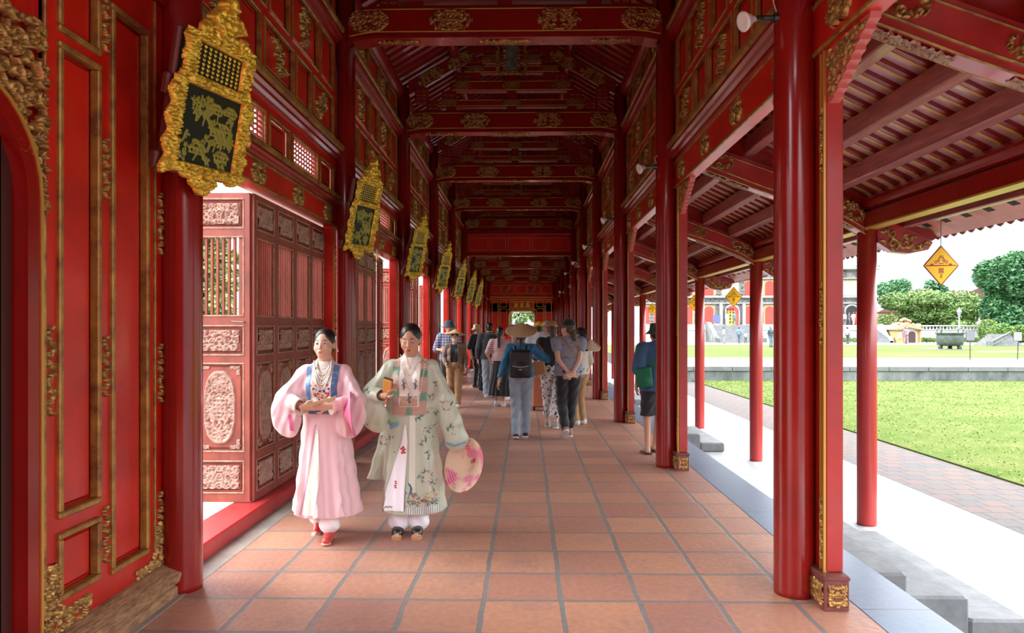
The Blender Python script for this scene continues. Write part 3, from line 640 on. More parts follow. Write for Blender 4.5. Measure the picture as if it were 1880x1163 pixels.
def make_truss():
    t = empty('roof_truss'); z = lambda a: a
    def tier(w, z0, h, d=.16):
        MB().box(-w / 2, w / 2, -d / 2, d / 2, z0, z0 + h, .03).build('tier_beam', REDD, t)
        MB().tube([(-w / 2 + .02, -d / 2 - .003, z0 + h - .015), (w / 2 - .02, -d / 2 - .003, z0 + h - .015)], .006, 5).tube([(-w / 2 + .02, -d / 2 - .003, z0 + .015), (w / 2 - .02, -d / 2 - .003, z0 + .015)], .006, 5).build('gilt_line', GOLDD, t)
        for x in (-w / 2 + .2, 0, w / 2 - .2):
            io = bpy.data.objects.new('beam_carving', BEAMO[0]); link(io, t); io.location = (x, -d / 2, z0 + h / 2); io.scale = (.62, 1, h * .8 / .27)
    tier(2.5, .42, .12); tier(2.05, .68, .17); tier(1.62, .98, .12); tier(1.05, 1.16, .12)
    fr = MB(); gs = MB()
    for (x, z0) in ((-1.30, .40), (1.30, .40), (-1.05, .55), (1.05, .55), (-.80, .86), (.80, .86), (-.60, 1.10), (.60, 1.10), (-.35, 1.28), (.35, 1.28), (-1.5, .62), (1.5, .62)):
        fr.box(x - .11, x + .11, -.07, .07, z0 - .12, z0 + .14, .02)
        for i in range(3):
            for dx in (-.05, .05): gs.box(x + dx - .035, x + dx + .035, -.078, -.068, z0 - .07 + i * .06, z0 - .055 + i * .06)
    for (x, z0, hh_) in ((-1.0, 0.36, .35), (0, .36, .35), (1.0, .36, .35), (-.6, .85, .15), (.6, .85, .15), (0, .85, .15)): fr.box(x - .08, x + .08, -.06, .06, z0, z0 + hh_, .01)
    fr.build('bracket_block', REDD, t); gs.build('gilt_key_pattern', GOLD, t)
    # sloping carved rafters
    for sx in (-1, 1):
        MB().prism([(sx * 1.72, .62), (sx * 1.72, .86), (sx * .1, 1.76), (sx * .1, 1.56)], -.05, .05, 'y').build('rafter_beam', REDD, t)
        for (cx, cz) in ((1.35, .95), (.85, 1.22)):
            io = bpy.data.objects.new('beam_carving', BEAMO[1]); link(io, t); io.location = (sx * cx, -.05, cz - .02); io.rotation_euler = (0, sx * .5, 0); io.scale = (1, 1, .8)
    # painted panel in a gilt frame on the crown
    MB().box(-.10, .10, -.13, -.09, 1.00, 1.55).build('painted_panel', mat('blue_green_painting', (.05, .12, .14), .3, col2=(.25, .30, .16), vscale=14), t)
    frn = Orn(.52, .72, .008, 77).fill(.085, .014).mir().mask(lambda X, Z: (np.abs(X) > .09) & (np.abs(X) < .14) | (np.abs(X) > .2) | (Z < -.28)); frn.obj('gilt_frame', GOLD, t, (0, -.115, 1.28), .03)
    return t
BEAMP = make_beam(); BEAM2 = None
for k in range(0, 6):
    o = BEAMP if k == 0 else copy_tree(BEAMP); o.location = (XC, Yk(k), 4.80); tag(o, f'{ORD[k]} red cross beam with gilt carving spanning the high ceiling', 'beam', 'cross beams of the high ceiling')
for k in range(6, 9):
    o = copy_tree(BEAMP); o.location = (XC, Yk(k), 3.83); o.scale = (1, 1, .92); tag(o, f'{ORD[k - 6]} red cross beam of the lower ceiling beyond the panelled screen', 'beam', 'cross beams of the lower ceiling')
TR = make_truss()
for k in range(0, 6):
    o = TR if k == 0 else copy_tree(TR); o.location = (XC, Yk(k), 4.80); tag(o, f'{ORD[k]} stacked carved roof truss above its cross beam', 'roof truss', 'carved roof trusses')
# roof: ceiling slopes with rafters, round purlins
def make_roof(z_e, z_r):
    t = empty('ceiling'); tag(t, kind='structure')
    half = 1.95; sl = (z_r - z_e) / half
    for sx in (-1, 1):
        MB().prism([(sx * half, z_e + .06), (0, z_r + .06), (0, z_r + .10), (sx * half, z_e + .10)], 0, B, 'y').build('roof_boards', mat('rose_roof_boards', (.40, .10, .085), .35, coat=.3, var=.2), t)
        r0 = None
        for i in range(17):
            y = .11 + i * B / 17
            if r0 is None: r0 = MB().prism([(sx * half, z_e), (0, z_r), (0, z_r + .06), (sx * half, z_e + .06)], -.045, .045, 'y').build('rafter', REDD, t, loc=(0, y, 0))
            else: inst(r0, 'rafter', t, (0, y, 0))
        MB().tube([(sx * .95, 0, z_r - .95 * sl - .09), (sx * .95, B, z_r - .95 * sl - .09)], .09, 14).build('purlin', RED, t)
    MB().tube([(0, 0, z_r - .1), (0, B, z_r - .1)], .1, 14).build('ridge_purlin', RED, t)
    return t
rf = make_roof(5.60, 6.75); rf.location = (XC, Yk(0), 0)
for k in (-1, 1, 2, 3, 4): c = copy_tree(rf); c.location = (XC, Yk(k), 0)
rf2 = make_roof(4.30, 5.3); rf2.location = (XC, Yk(5), 0)
for k in (6, 7, 8): c = copy_tree(rf2); c.location = (XC, Yk(k), 0)
# cross screen under the fifth beam and end wall
t = empty('wall_screen', (XC, Yk(5) - .02, 0)); tag(t, kind='structure')
MB().box(-1.70, 1.70, .0, .08, 3.95, 4.78).build('board', REDW, t)
MB().box(-1.71, 1.71, -.05, .05, 3.90, 4.02, .02).box(-1.71, 1.71, -.04, .04, 4.62, 4.78, .02).build('rail', RED, t)
g = MB(); x = -1.62
for wd in (.62, .50, .72, .50, .62): frame4(g, x, x + wd, 4.10, 4.52, .016, -.014, .01); x += wd + .07
g.box(-1.68, 1.68, -.058, -.03, 3.90, 3.925, .004).build('gilt_moulding', GOLDD, t)
MB().box(-1.70, 1.70, .0, .06, 5.0, 6.4).build('gable_board', REDD, t)
t = empty('wall_end', (XC, Yk(9), 0)); tag(t, kind='structure')
mb = MB(); mb.box(-2.3, -.66, 0, .15, 0, 2.9).box(.66, 2.3, 0, .15, 0, 2.9).box(-2.3, 2.3, 0, .15, 2.45, 3.30).box(-2.3, 2.3, 0, .15, 3.30, 5.4)
ar = [(.66 - .22 + .22 * math.cos(q * PI / 12), 2.23 + .22 * math.sin(q * PI / 12)) for q in range(7)]
mb.prism([(.66, 2.2), (.66, 2.45)] + [(.0, 2.45)] + ar[::-1], 0, .15, 'y'); mb.prism([(-p[0], p[1]) for p in [(.66, 2.2), (.66, 2.45)] + [(.0, 2.45)] + ar[::-1]], 0, .15, 'y')
mb.build('wall_board', REDW, t)
g = MB()
for r in ((-1.62, -1.28, .1, 3.02), (1.28, 1.62, .1, 3.02), (-1.18, -.80, .1, 2.62), (.80, 1.18, .1, 2.62), (-1.18, -.80, 2.70, 3.04), (.80, 1.18, 2.70, 3.04), (-.68, .68, 2.62, 3.04), (-.62, .62, 2.66, 3.0), (-1.65, -1.15, 3.42, 3.90), (-1.08, -.40, 3.42, 3.90), (-.33, .25, 3.42, 3.90), (.32, 1.0, 3.42, 3.90), (1.07, 1.6, 3.42, 3.9)): frame4(g, *r, .028, -.025, .01)
g.box(-1.75, 1.75, -.05, .0, 3.20, 3.26).box(-1.75, 1.75, -.05, .0, 3.10, 3.14); pth = [(.70, 0), (.70, 2.2)] + [(.70 - .24 + .24 * math.cos(q * PI / 12), 2.23 + .26 * math.sin(q * PI / 12)) for q in range(7)]
g.tube([(p[0], -.02, p[1]) for p in pth] + [(-p[0], -.02, p[1]) for p in pth[::-1]], .03, 6)
g.build('gilt_moulding', GOLDD, t)
for s in (-1, 1): o_strip(.12, 2.6, 81, .012).obj('carved_strip', GOLD, t, (s * 1.23, -.01, 1.5), .03)
for (xc, zc) in ((-.74, 3.66), (.66, 3.66)): io = bpy.data.objects.new('carved_flower_spray', SPR[1]); link(io, t); io.location = (xc, -.02, zc); io.scale = (1, 1, .8)
# gilded characters on the name board above the end door
ch = Orn(.95, .30, .01, 82)
for cx in (-.32, 0, .32):
    for (a, b) in (((-.1, .08), (.1, .08)), ((0, .13), (0, -.12)), ((-.09, 0), (.09, 0)), ((-.08, -.1), (-.02, 0)), ((.08, -.1), (.02, 0)), ((-.11, -.12), (.11, -.12))): ch.line([(cx + a[0], a[1]), (cx + b[0], b[1])], .016)
ch.obj('gilded_characters', GOLDB, t, (0, -.01, 2.83), .02)
Orn(1.5, .14, .012, 83).fill(.09, .016).mir().obj('carved_band', GOLD, t, (0, -.02, 2.55), .03)
# ------------------------------------------------------------ hanging gilt boards on the left pillars
def make_board():
    t = empty('gilt_board'); W, H = .56, .80
    MB().box(-W / 2 + .02, W / 2 - .02, .02, .060, -H / 2 + .02, H / 2 - .02, .01).box(-W / 2 - .01, W / 2 + .01, .02, .066, -H / 2, -H / 2 + .1, .01).box(-W / 2 - .005, W / 2 + .005, .02, .064, .0, .12, .01).build('backing', mat('plum_backing', (.13, .025, .02), .5), t)
    MB().box(-W / 2 + .04, W / 2 - .04, .0, .03, -H / 2 + .05, H / 2 - .04).build('black_field', mat('black_field', (.012, .013, .008), .55, spec=.2), t)
    def hole(X, Z): return ((np.abs(X) < .205) & (Z > -.33) & (Z < .10)) | ((np.abs(X) < .165) & (Z > .16) & (Z < .345))
    o = Orn(W + .06, H + .10, .0065, 91); o.fill(.040, .008); o.fill(.055, .009); o.H = np.maximum(o.H, .22)
    wav = lambda X, Z: (np.abs(X) < W / 2 + .012 * np.sin(Z * 45)) & (np.abs(Z) < H / 2 + .015 * np.sin(X * 40))
    o.mask(lambda X, Z: wav(X, Z) & ~hole(X, Z) & ~((np.abs(X) > .235 + .01 * np.sin(Z * 60)) & (Z > .12)))
    o.obj('gilt_frame', GOLDB, t, (0, -.0, 0), .04)
    c = Orn(.34, .24, .0065, 92).fill(.07, .014).mir().mask(lambda X, Z: np.abs(X) / .17 + np.maximum(0, Z + .08) / .2 < 1); c.obj('crest', GOLDB, t, (0, .0, H / 2 + .12), .05).scale = (1, 1, 1.35)
    Orn(.20, .16, .0065, 94).fill(.05, .012).mir().mask(lambda X, Z: np.abs(X) / .1 + np.abs(Z) / .09 < 1.1).obj('tail_piece', GOLDB, t, (0, 0, -H / 2 - .02), .035)
    rx = Orn(.33, .19, .003, 95)
    for i in range(9):
        for j in range(7):
            x = -.138 + i * .0345; z = .072 - j * .024; rx.line([(x - .006, z + .004), (x + .006, z + .004)], .0036); rx.line([(x, z + .006), (x, z - .004)], .0034)
    rx.obj('gilt_characters', GOLDB, t, (0, -.001, .25), .003)
    pc = Orn(.40, .42, .0045, 96); R = pc.r
    for (hx, hz, s) in ((.08, .02, .07), (-.06, -.12, .05), (.11, -.13, .045), (.02, .13, .045), (.13, .14, .04)):
        pc.line([(hx - s, hz), (hx + s, hz)], .007); pc.line([(hx - s * 1.2, hz - .005), (hx - s * .5, hz + s * .5), (hx + s * .5, hz + s * .5), (hx + s * 1.2, hz - .005)], .006)
        for q in range(5): pc.line([(hx - s + q * s * .5, hz), (hx - s + q * s * .5, hz - s * .6)], .004)
        pc.line([(hx - s, hz - s * .6), (hx + s, hz - s * .6)], .004)
    for _ in range(44):
        x, z = R.uniform(-.18, .18), R.uniform(-.19, .17)
        for q in range(7): pc.st(x + R.gauss(0, .013), z + R.gauss(0, .011), R.uniform(.004, .008), .6)
        pc.line([(x, z), (x + R.uniform(-.03, .03), z - .05)], .003)
    for _ in range(5): x, z = R.uniform(-.15, .1), R.uniform(-.15, .1); pc.line([(x, z), (x + .07, z - .10)], .006); 
    pc.obj('gilt_landscape', mat('dull_gilt_paint', (.26, .23, .03), .45, metal=.2), t, (0, -.001, -.115), .004)
    for s in (-1, 1): MB().tube([(s * .12, .09, H / 2 - .05), (s * .12, .17, H / 2 + .02)], .006, 6).build('hanging_hook', MATS['iron'], t)
    return t
GB = make_board()
for k in range(0, 7):
    o = GB if k == 0 else copy_tree(GB)
    o.scale = (1.24, 1, .98); o.location = (-1.80, Yk(k) - .15, 2.80); o.rotation_mode = 'XYZ'
    o.rotation_euler = (0.22, -.06, math.radians(90 - 12))
    tag(o, f'{ORD[k]} gilt-framed black board tilting forward from a left pillar', 'board', 'gilt boards on the left pillars')
# ------------------------------------------------------------ spot lamps on the right pillars
def make_lamp():
    t = empty('spot_lamp')
    MB().tube([(.0, 0, 0), (-.06, 0, .0), (-.12, -.01, -.005)], .016, 8).tube([(0, 0, 0), (.03, 0, 0)], .03, 10).build('bracket_arm', DARK, t)
    MB().lathe([(.018, 0), (.022, .03), (.035, .05), (.055, .085), (.058, .095), (.05, .098), (.02, .092)], 20).build('bulb', mat('frosted_bulb', (.75, .72, .68), .25, coat=.5), t, True, (-.10, 0, .0), (0, math.radians(-110), .3))
    MB().tube([(.02, 0, .02), (-.01, -.02, .09), (.05, -.03, .14), (.09, -.02, .15)], .004, 5).build('cable', mat('pale_cable', (.6, .5, .45), .5), t)
    return t
SL = make_lamp()
for k in range(0, 7):
    o = SL if k == 0 else copy_tree(SL); o.location = (XR - .125, Yk(k) - .02, 3.36 if k < 6 else 2.95)
    tag(o, f'{ORD[k]} unlit spot bulb clipped to an inner right-hand pillar', 'lamp', 'spot bulbs on the right pillars')
# ------------------------------------------------------------ veranda roof
def zr(x): return 3.02 + .5 * (3.8 - x)
def make_curved_beam():
    t = empty('curved_beam')
    bot = [(1.70, 3.40), (1.96, 3.32), (2.59, 3.07), (3.1, 2.90), (3.52, 2.73), (3.76, 2.58)]; top = [(1.70, 3.70), (2.15, 3.54), (2.78, 3.31), (3.3, 3.12), (3.6, 2.97), (3.80, 2.80)]
    def f(s, P): 
        for i in range(5):
            if s <= (i + 1) / 5 + 1e-9: u = s * 5 - i; return (P[i][0] + (P[i + 1][0] - P[i][0]) * u, P[i][1] + (P[i + 1][1] - P[i][1]) * u)
    pb = [f(i / 20, bot) for i in range(21)]; ptp = [f(i / 20, top) for i in range(21)]
    def sm(P):
        for _ in range(2): P = [P[0]] + [((P[i - 1][0] + 2 * P[i][0] + P[i + 1][0]) / 4, (P[i - 1][1] + 2 * P[i][1] + P[i + 1][1]) / 4) for i in range(1, len(P) - 1)] + [P[-1]]
        return P
    pb = sm(pb); ptp = sm(ptp)
    MB().prism(pb + ptp[::-1], -.075, .075, 'y').prism([(p[0], p[1] + .05) for p in pb] + [(p[0], p[1] - .05) for p in ptp[::-1]], -.095, .095, 'y').build('beam_body', mat('rose_red_lacquer', (.34, .02, .018), .3, coat=.4, var=.2), t)
    MB().prism(ptp + [(3.80, zr(3.8)), (1.70, zr(1.7))], -.02, .02, 'y').build('infill_board', RED, t)
    g = MB()
    for sy in (-1, 1): g.tube([(p[0], sy * .097, p[1] + .055) for p in pb], .009, 6).tube([(p[0], sy * .097, p[1] - .055) for p in ptp], .007, 6)
    for sy in (-1, 1): g.tube([(p[0], sy * .076, p[1] + .004) for p in pb], .008, 6)
    g.build('gilt_line', GOLDT, t)
    em = CM('cbe', lambda: Orn(.42, .20, .007, 101).fill(.10, .018).mask(lambda X, Z: (X / .21) ** 2 + (Z / .10) ** 2 < 1), 'beam_end_carving', GOLD, .03)
    for (x, z, a) in ((2.10, 3.43, .30), (3.55, 2.87, .55), (2.85, 3.14, .36)):
        io = bpy.data.objects.new('beam_end_carving', em); link(io, t); io.location = (x, -.095, z); io.rotation_euler = (0, a, 0)
        if x == 2.85: io.scale = (.6, 1, .8)
    um = CM('cbu', lambda: Orn(.50, .10, .006, 102).fill(.05, .011).mir(), 'underside_carving', mat('pale_carving', (.42, .28, .17), .6, col2=(.25, .12, .07), vscale=14), .018)
    for (x, z, a) in ((2.25, 3.205, .38), (3.05, 2.92, .32), (3.45, 2.755, .42)):
        io = bpy.data.objects.new('underside_carving', um); link(io, t); io.location = (x, 0, z); io.rotation_euler = (PI / 2, 0, 0); io.rotation_mode = 'XYZ'
        io.matrix_local = Matrix.Translation((x, 0, z)) @ Matrix.Rotation(a, 4, 'Y') @ Matrix.Rotation(PI / 2, 4, 'X')
    # carved eave bracket outside the pillar
    bk = MB().prism([(3.88, 2.72), (3.90, 2.50), (4.05, 2.40), (4.25, 2.38), (4.45, 2.42), (4.50, 2.50), (4.38, 2.58), (4.2, 2.66), (4.05, 2.72)], -.05, .05, 'y').build('eave_bracket', mat('rose_red_lacquer', (0, 0, 0)), t)
    bm = CM('ebk', lambda: Orn(.60, .30, .007, 103).fill(.13, .02).mask(lambda X, Z: (Z < .13 - (X + .3) * .28) & (Z > -.15 + np.maximum(0, -.12 - X) * .8 + np.maximum(0, X - .15) * .5)), 'bracket_carving', GOLD, .03)
    io = bpy.data.objects.new('bracket_carving', bm); link(io, bk); io.location = (4.19, -.05, 2.55)
    MB().prism([(3.8, 2.85), (3.8, 2.72), (4.50, 2.52), (4.56, 2.56), (4.50, 2.63)], -.04, .04, 'y').build('eave_arm', RED, t)
    return t
CB = make_curved_beam()
for k in range(0, KN):
    o = CB if k == 0 else copy_tree(CB); o.location = (0, Yk(k), 0)
    tag(o, f'{ORD[k]} curved carved beam from inner pillar down to outer pillar', 'beam', 'curved beams of the veranda roof')
def make_vroof():
    t = empty('ceiling_veranda'); tag(t, kind='structure')
    x0, x1 = 1.76, 4.63
    MB().prism([(x0, zr(x0) + .05), (x1, zr(x1) + .05), (x1, zr(x1) + .09), (x0, zr(x0) + .09)], 0, B, 'y').build('roof_boards', mat('pale_rose_boards', (.60, .30, .27), .3, coat=.4, col2=(.66, .44, .42), vscale=3), t)
    r0 = None; y1 = None
    for i in range(16):
        y = .12 + i * B / 16
        if r0 is None:
            r0 = MB().prism([(x0, zr(x0) + .012), (4.35, zr(4.35) + .012), (4.35, zr(4.35) + .05), (x0, zr(x0) + .05)], -.038, .038, 'y').build('rafter', mat('rafter_red', (.26, .015, .015), .35, coat=.3), t, loc=(0, y, 0))
            y1 = MB().prism([(x0, zr(x0) + .008), (3.8, zr(3.8) + .008), (3.8, zr(3.8) + .016), (x0, zr(x0) + .016)], .014, .042, 'y').build('ochre_batten', mat('ochre_batten', (.65, .33, .03), .45), t, loc=(0, y, 0))
        else: inst(r0, 'rafter', t, (0, y, 0)); inst(y1, 'ochre_batten', t, (0, y, 0))
    for x, hh_ in ((2.05, .16), (2.50, .16), (2.97, .16), (3.39, .16)):
        MB().box(x - .065, x + .065, 0, B, zr(x) - hh_ - .02, zr(x) + .0, .012).build('purlin', BEAM, t)
    MB().tube([(3.80, 0, 2.93), (3.80, B, 2.93)], .085, 16).build('round_purlin', RED, t)
    MB().box(3.73, 3.87, 0, B, 2.65, 2.83, .012).build('eave_beam', RED, t)
    MB().box(3.722, 3.878, 0, B, 2.645, 2.662).build('gilt_line', GOLDD, t)
    MB().box(4.18, 4.26, 0, B, 2.665, zr(4.22) + .02, .01).build('outer_purlin', BEAM, t)
    # eave boards with small square vents
    ev = MB(); 
    ev.prism([(4.26, zr(4.26) - .03), (4.63, zr(4.63) - .03), (4.63, zr(4.63)), (4.26, zr(4.26))], 0, B, 'y'); ev.build('eave_boards', mat('eave_rose', (.46, .16, .13), .45, var=.2), t)
    vt = MB()
    for i in range(11): y = .2 + i * .34; vt.prism([(4.36, zr(4.36) - .034), (4.44, zr(4.44) - .034), (4.44, zr(4.44) - .028), (4.36, zr(4.36) - .028)], y, y + .10, 'y')
    vt.build('vent_slot', mat('slot_dark', (.03, .008, .008), .8), t)
    tl = MB()
    for i in range(25):
        y = .075 + i * .15; tl.tube([(4.60, y, zr(4.60) + .10), (4.74, y, zr(4.74) + .10)], .045, 10)
        tl.prism([(y - .06, zr(4.71) + .10), (y + .06, zr(4.71) + .10), (y + .045, zr(4.71) + .02), (y, zr(4.71) - .0), (y - .045, zr(4.71) + .02)], 4.71, 4.725, 'x')
    tl.build('drip_tiles', mat('plum_roof_tile', (.20, .07, .07), .6, var=.3), t)
    MB().prism([(1.76, zr(1.76) + .10), (4.66, zr(4.66) + .09), (4.66, zr(4.66) + .15), (1.76, zr(1.76) + .2)], 0, B, 'y').build('tile_layer', mat('plum_roof_tile', (0, 0, 0)), t)
    return t
VR = make_vroof(); VR.location = (0, Yk(0), 0)
for k in [-1] + list(range(1, 9)): c = copy_tree(VR); c.location = (0, Yk(k), 0)
# outer covering of the hall roof keeps daylight out
mb = MB()
for sx in (-1, 1): mb.prism([(XC + sx * 2.6, 5.35), (XC, 7.0), (XC, 7.1), (XC + sx * 2.6, 5.45)], -3, Yk(9) + .2, 'y')
o = mb.build('roof_covering', MATS['plum_roof_tile']); tag(o, kind='structure')
# wall behind the camera closes the corridor
o = MB().box(-2.3, 1.8, -1.55, -1.45, 0, 5.6).build('wall_back', REDW); tag(o, kind='structure')
# ------------------------------------------------------------ diamond lanterns
def make_diamond():
    t = empty('diamond_lantern'); a, h = .168, .205
    poly = [(-a, 0), (0, h), (a, 0), (0, -h)]
    MB().prism(poly, -.006, .006, 'y').build('yellow_panel', mat('yellow_panel', (.90, .50, .004), .45), t)
    r = MB()
    for i in range(4): p, q = poly[i], poly[(i + 1) % 4]; r.tube([(p[0], 0, p[1]), (q[0], 0, q[1])], .008, 6)
    r.build('red_edge', mat('red_edge', (.30, .03, .01), .5), t)
    o = Orn(.30, .30, .003, 111); o.line([(-.145, 0), (.145, 0)], .004)
    o.spiral(-.05, .035, .022, 0, 1.2, 1, .0025); o.spiral(.05, .035, .022, PI, 1.2, -1, .0025); o.spiral(-.02, .06, .018, 1, 1.2, 1, .0025); o.spiral(.02, .06, .018, 2, 1.2, -1, .0025)
    for z in (.10, .085, .022): o.line([(-.02, z), (.02, z)], .0022)
    for i in range(7): o.line([(-.022, -.03 - i * .008), (.022, -.03 - i * .008)], .0018)
    o.line([(-.02, -.026), (-.02, -.082)], .002); o.line([(.02, -.026), (.02, -.082)], .002)
    for z in (-.10, -.115, -.13): o.line([(-.008, z), (.008, z + .006)], .003)
    for x in (-.10, -.085, .085, .10): o.st(x, .012, .008)
    me = orn_mesh(o, 'red_emblem', MATS['red_edge'], .002)
    for s in (-1, 1):
        e = bpy.data.objects.new('red_emblem', me); link(e, t); e.location = (0, s * .006, 0)
        if s > 0: e.rotation_euler = (0, 0, PI)
    MB().tube([(0, 0, h), (0, 0, h + .275)], .003, 5).build('cord', DARK, t)
    return t
DL = make_diamond()
for i, y in enumerate((7.50, 14.9, 18.4, 24.4)):
    o = DL if i == 0 else copy_tree(DL); o.location = (4.40, y, 2.215); o.rotation_euler = (0, 0, -.25 if i else -.12)
    tag(o, f'{ORD[i]} yellow diamond sign with red emblem hanging under the eave', 'hanging sign', 'yellow diamonds under the eave')
# ------------------------------------------------------------ the courtyard beyond the lawn
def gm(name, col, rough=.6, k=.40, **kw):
    k *= .70   # the court lies under a very bright sky: its colours are darkened to compensate
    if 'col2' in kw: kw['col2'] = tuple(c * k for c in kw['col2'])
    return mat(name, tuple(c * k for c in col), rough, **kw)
def at(u, v, d):
    """a point seen at pixel (u, v) of the photograph, d metres ahead"""
    l = (u - 940) / F; s, c = math.sin(YAW), math.cos(YAW); q = d / (c + l * s)
    return Vector((q * (l * c - s), d, CAMZ + (603 - v) * q / F))
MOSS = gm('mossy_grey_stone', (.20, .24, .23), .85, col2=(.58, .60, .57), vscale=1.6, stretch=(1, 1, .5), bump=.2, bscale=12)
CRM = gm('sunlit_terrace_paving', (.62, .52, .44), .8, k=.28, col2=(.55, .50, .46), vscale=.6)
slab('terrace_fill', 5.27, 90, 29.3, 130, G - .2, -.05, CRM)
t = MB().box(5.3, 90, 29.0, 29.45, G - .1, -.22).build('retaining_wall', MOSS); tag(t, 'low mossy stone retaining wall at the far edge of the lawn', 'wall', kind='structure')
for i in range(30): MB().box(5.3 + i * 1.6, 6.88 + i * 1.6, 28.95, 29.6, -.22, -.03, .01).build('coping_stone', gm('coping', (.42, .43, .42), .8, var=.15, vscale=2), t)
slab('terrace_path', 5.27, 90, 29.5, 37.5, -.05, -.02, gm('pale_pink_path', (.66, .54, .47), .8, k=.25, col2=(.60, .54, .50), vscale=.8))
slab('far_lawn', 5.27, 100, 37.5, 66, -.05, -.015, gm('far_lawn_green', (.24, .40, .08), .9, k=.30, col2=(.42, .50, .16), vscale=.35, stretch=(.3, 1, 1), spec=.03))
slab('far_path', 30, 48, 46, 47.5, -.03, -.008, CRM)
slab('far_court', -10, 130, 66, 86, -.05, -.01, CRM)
# ---- leafy plants
def leaf_cloud(name, m, parent, blobs, n, size, seed, flat=.5):
    R = np.random.RandomState(seed); vol = np.array([b[3] * b[4] * b[5] for b in blobs]); cnt = R.multinomial(n, vol / vol.sum()); V = []
    for b, c in zip(blobs, cnt):
        d = R.normal(size=(c, 3)); d /= np.linalg.norm(d, axis=1)[:, None]; r = R.uniform(.55, 1.08, c) ** .5
        p = np.array(b[:3]) + d * r[:, None] * np.array(b[3:]); a = R.normal(size=(c, 3)); a[:, 2] *= flat; a /= np.linalg.norm(a, axis=1)[:, None]
        q = np.cross(a, R.normal(size=(c, 3))); q /= np.linalg.norm(q, axis=1)[:, None]; s = size * R.uniform(.6, 1.3, c)[:, None]
        V.append(np.stack([p - a * s, p + q * s * .45, p + a * s, p - q * s * .45], 1))
    V = np.concatenate(V).reshape(-1, 3); return mesh_obj(name, V, np.arange(len(V)).reshape(-1, 4), m, parent)
def leafm(name, c1, c2):
    m = gm(name, c1, .6, k=.55, col2=c2, vscale=.8); b = m.node_tree.nodes['Principled BSDF']; b.inputs['Subsurface Weight'].default_value = 0; return m
LG = [leafm('dark_green_leaves', (.035, .14, .045), (.09, .26, .08)), leafm('mid_green_leaves', (.16, .36, .06), (.40, .60, .14)), leafm('bright_green_leaves', (.16, .36, .04), (.34, .52, .08)), leafm('blue_green_leaves', (.05, .24, .07), (.14, .42, .13))]
BARK = gm('bark', (.16, .11, .08), .9, var=.3, vscale=8)
def tree(name, base, h, w, label, m, n, size, seed, lobes=14, trunk=.25, cat='tree', r=None, grp=None, bottom=.25):
    R = random.Random(seed); t = empty(name, base); tag(t, label, cat, grp)
    bl = []
    for i in range(lobes):
        a = R.uniform(0, 6.28); q = R.uniform(.1, .72); zz = R.uniform(bottom, .88); f = math.sin(PI * (zz - bottom) / (1.08 - bottom) * .9 + .25)
        bl.append((math.cos(a) * q * w * f, math.sin(a) * q * w * f, zz * h, w * R.uniform(.26, .42), w * R.uniform(.26, .42), h * R.uniform(.10, .16)))
    bl.append((0, 0, h * .6, w * .45, w * .45, h * .28))
    leaf_cloud('crown', m, t, bl, n, size, seed)
    tb = MB(); tb.tube([(0, 0, 0), (.1 * trunk, 0, h * .25), (0, .1, h * .5), (0, 0, h * .7)], [trunk, trunk * .8, trunk * .6, trunk * .3], 8)
    for i in range(5): a = i * 1.3; tb.tube([(0, 0, h * .3), (math.cos(a) * w * .4, math.sin(a) * w * .4, h * .6)], [trunk * .4, trunk * .15], 6)
    tb.build('trunk', BARK, t); return t
def tpx(name, u, vb, vt, wpx, d, *a, **k):
    b = at(u, vb, d); tp = at(u, vt, d); return tree(name, b, tp.z - b.z, wpx * d / F / 2, *a, **k)
tpx('broadleaf_tree', 1850, 640, 452, 118, 78, 'tall dark green tree at the right edge of the courtyard', LG[3], 32000, .24, 5, lobes=26, trunk=.35, bottom=.18)
tpx('spreading_tree', 1700, 632, 530, 190, 92, 'wide bright green tree behind the white balustrade wall', LG[1], 34000, .20, 6, lobes=30, bottom=.12)
tpx('spreading_tree', 1765, 632, 545, 110, 88, 'smaller bright green tree left of the tall dark tree', LG[1], 14000, .20, 16, lobes=16, bottom=.12)
tpx('tall_tree', 1650, 625, 514, 110, 125, 'dark green tree far behind the wide bright tree', LG[3], 16000, .30, 7, lobes=18)
tpx('tall_tree', 1722, 620, 505, 62, 130, 'feathery far tree rising above the wide bright tree', LG[3], 5000, .35, 8, lobes=14)
for i, (u, vb, vt, wp, d, lab, m_) in enumerate(((1838, 632, 596, 44, 66, 'clipped round bush beside the stone stair', LG[2]), (1872, 630, 598, 30, 66, 'clipped round bush at the right edge of the photo', LG[2]), (1815, 630, 588, 34, 74, 'loose yellow-green shrub at the end of the white wall', LG[2]), (1848, 640, 620, 70, 80, 'low dark shrubbery below the tall tree', LG[0]))):
    b = at(u, vb, d); t = empty('round_bush' if i < 2 else 'shrub', b); tag(t, lab, 'bush'); hh_ = (vb - vt) * d / F; wd = wp * d / F / 2
    leaf_cloud('foliage', m_, t, [(0, 0, hh_ * .52, wd, wd, hh_ * .5)], 3500, .10, 20 + i)
    MB().tube([(0, 0, 0), (0, 0, hh_ * .5)], .05, 6).build('stem', BARK, t)
for i, (u, wp) in enumerate(((1555, 70), (1712, 36), (1790, 50), (1384, 20))):
    b = at(u, 628, 77.5); t = empty('hedge', b); tag(t, ['low hedge strip at the foot of the wall left of the yellow gate', 'low hedge strip between yellow gate and bronze urn', 'low hedge strip right of the bronze urn', 'low weeds at the foot of the grey palace stair'][i], 'hedge')
    leaf_cloud('foliage', LG[2], t, [(x * wp * .06 / 10 - wp * .03, 0, .22, .4, .3, .25) for x in range(11)], 1400, .09, 60 + i)
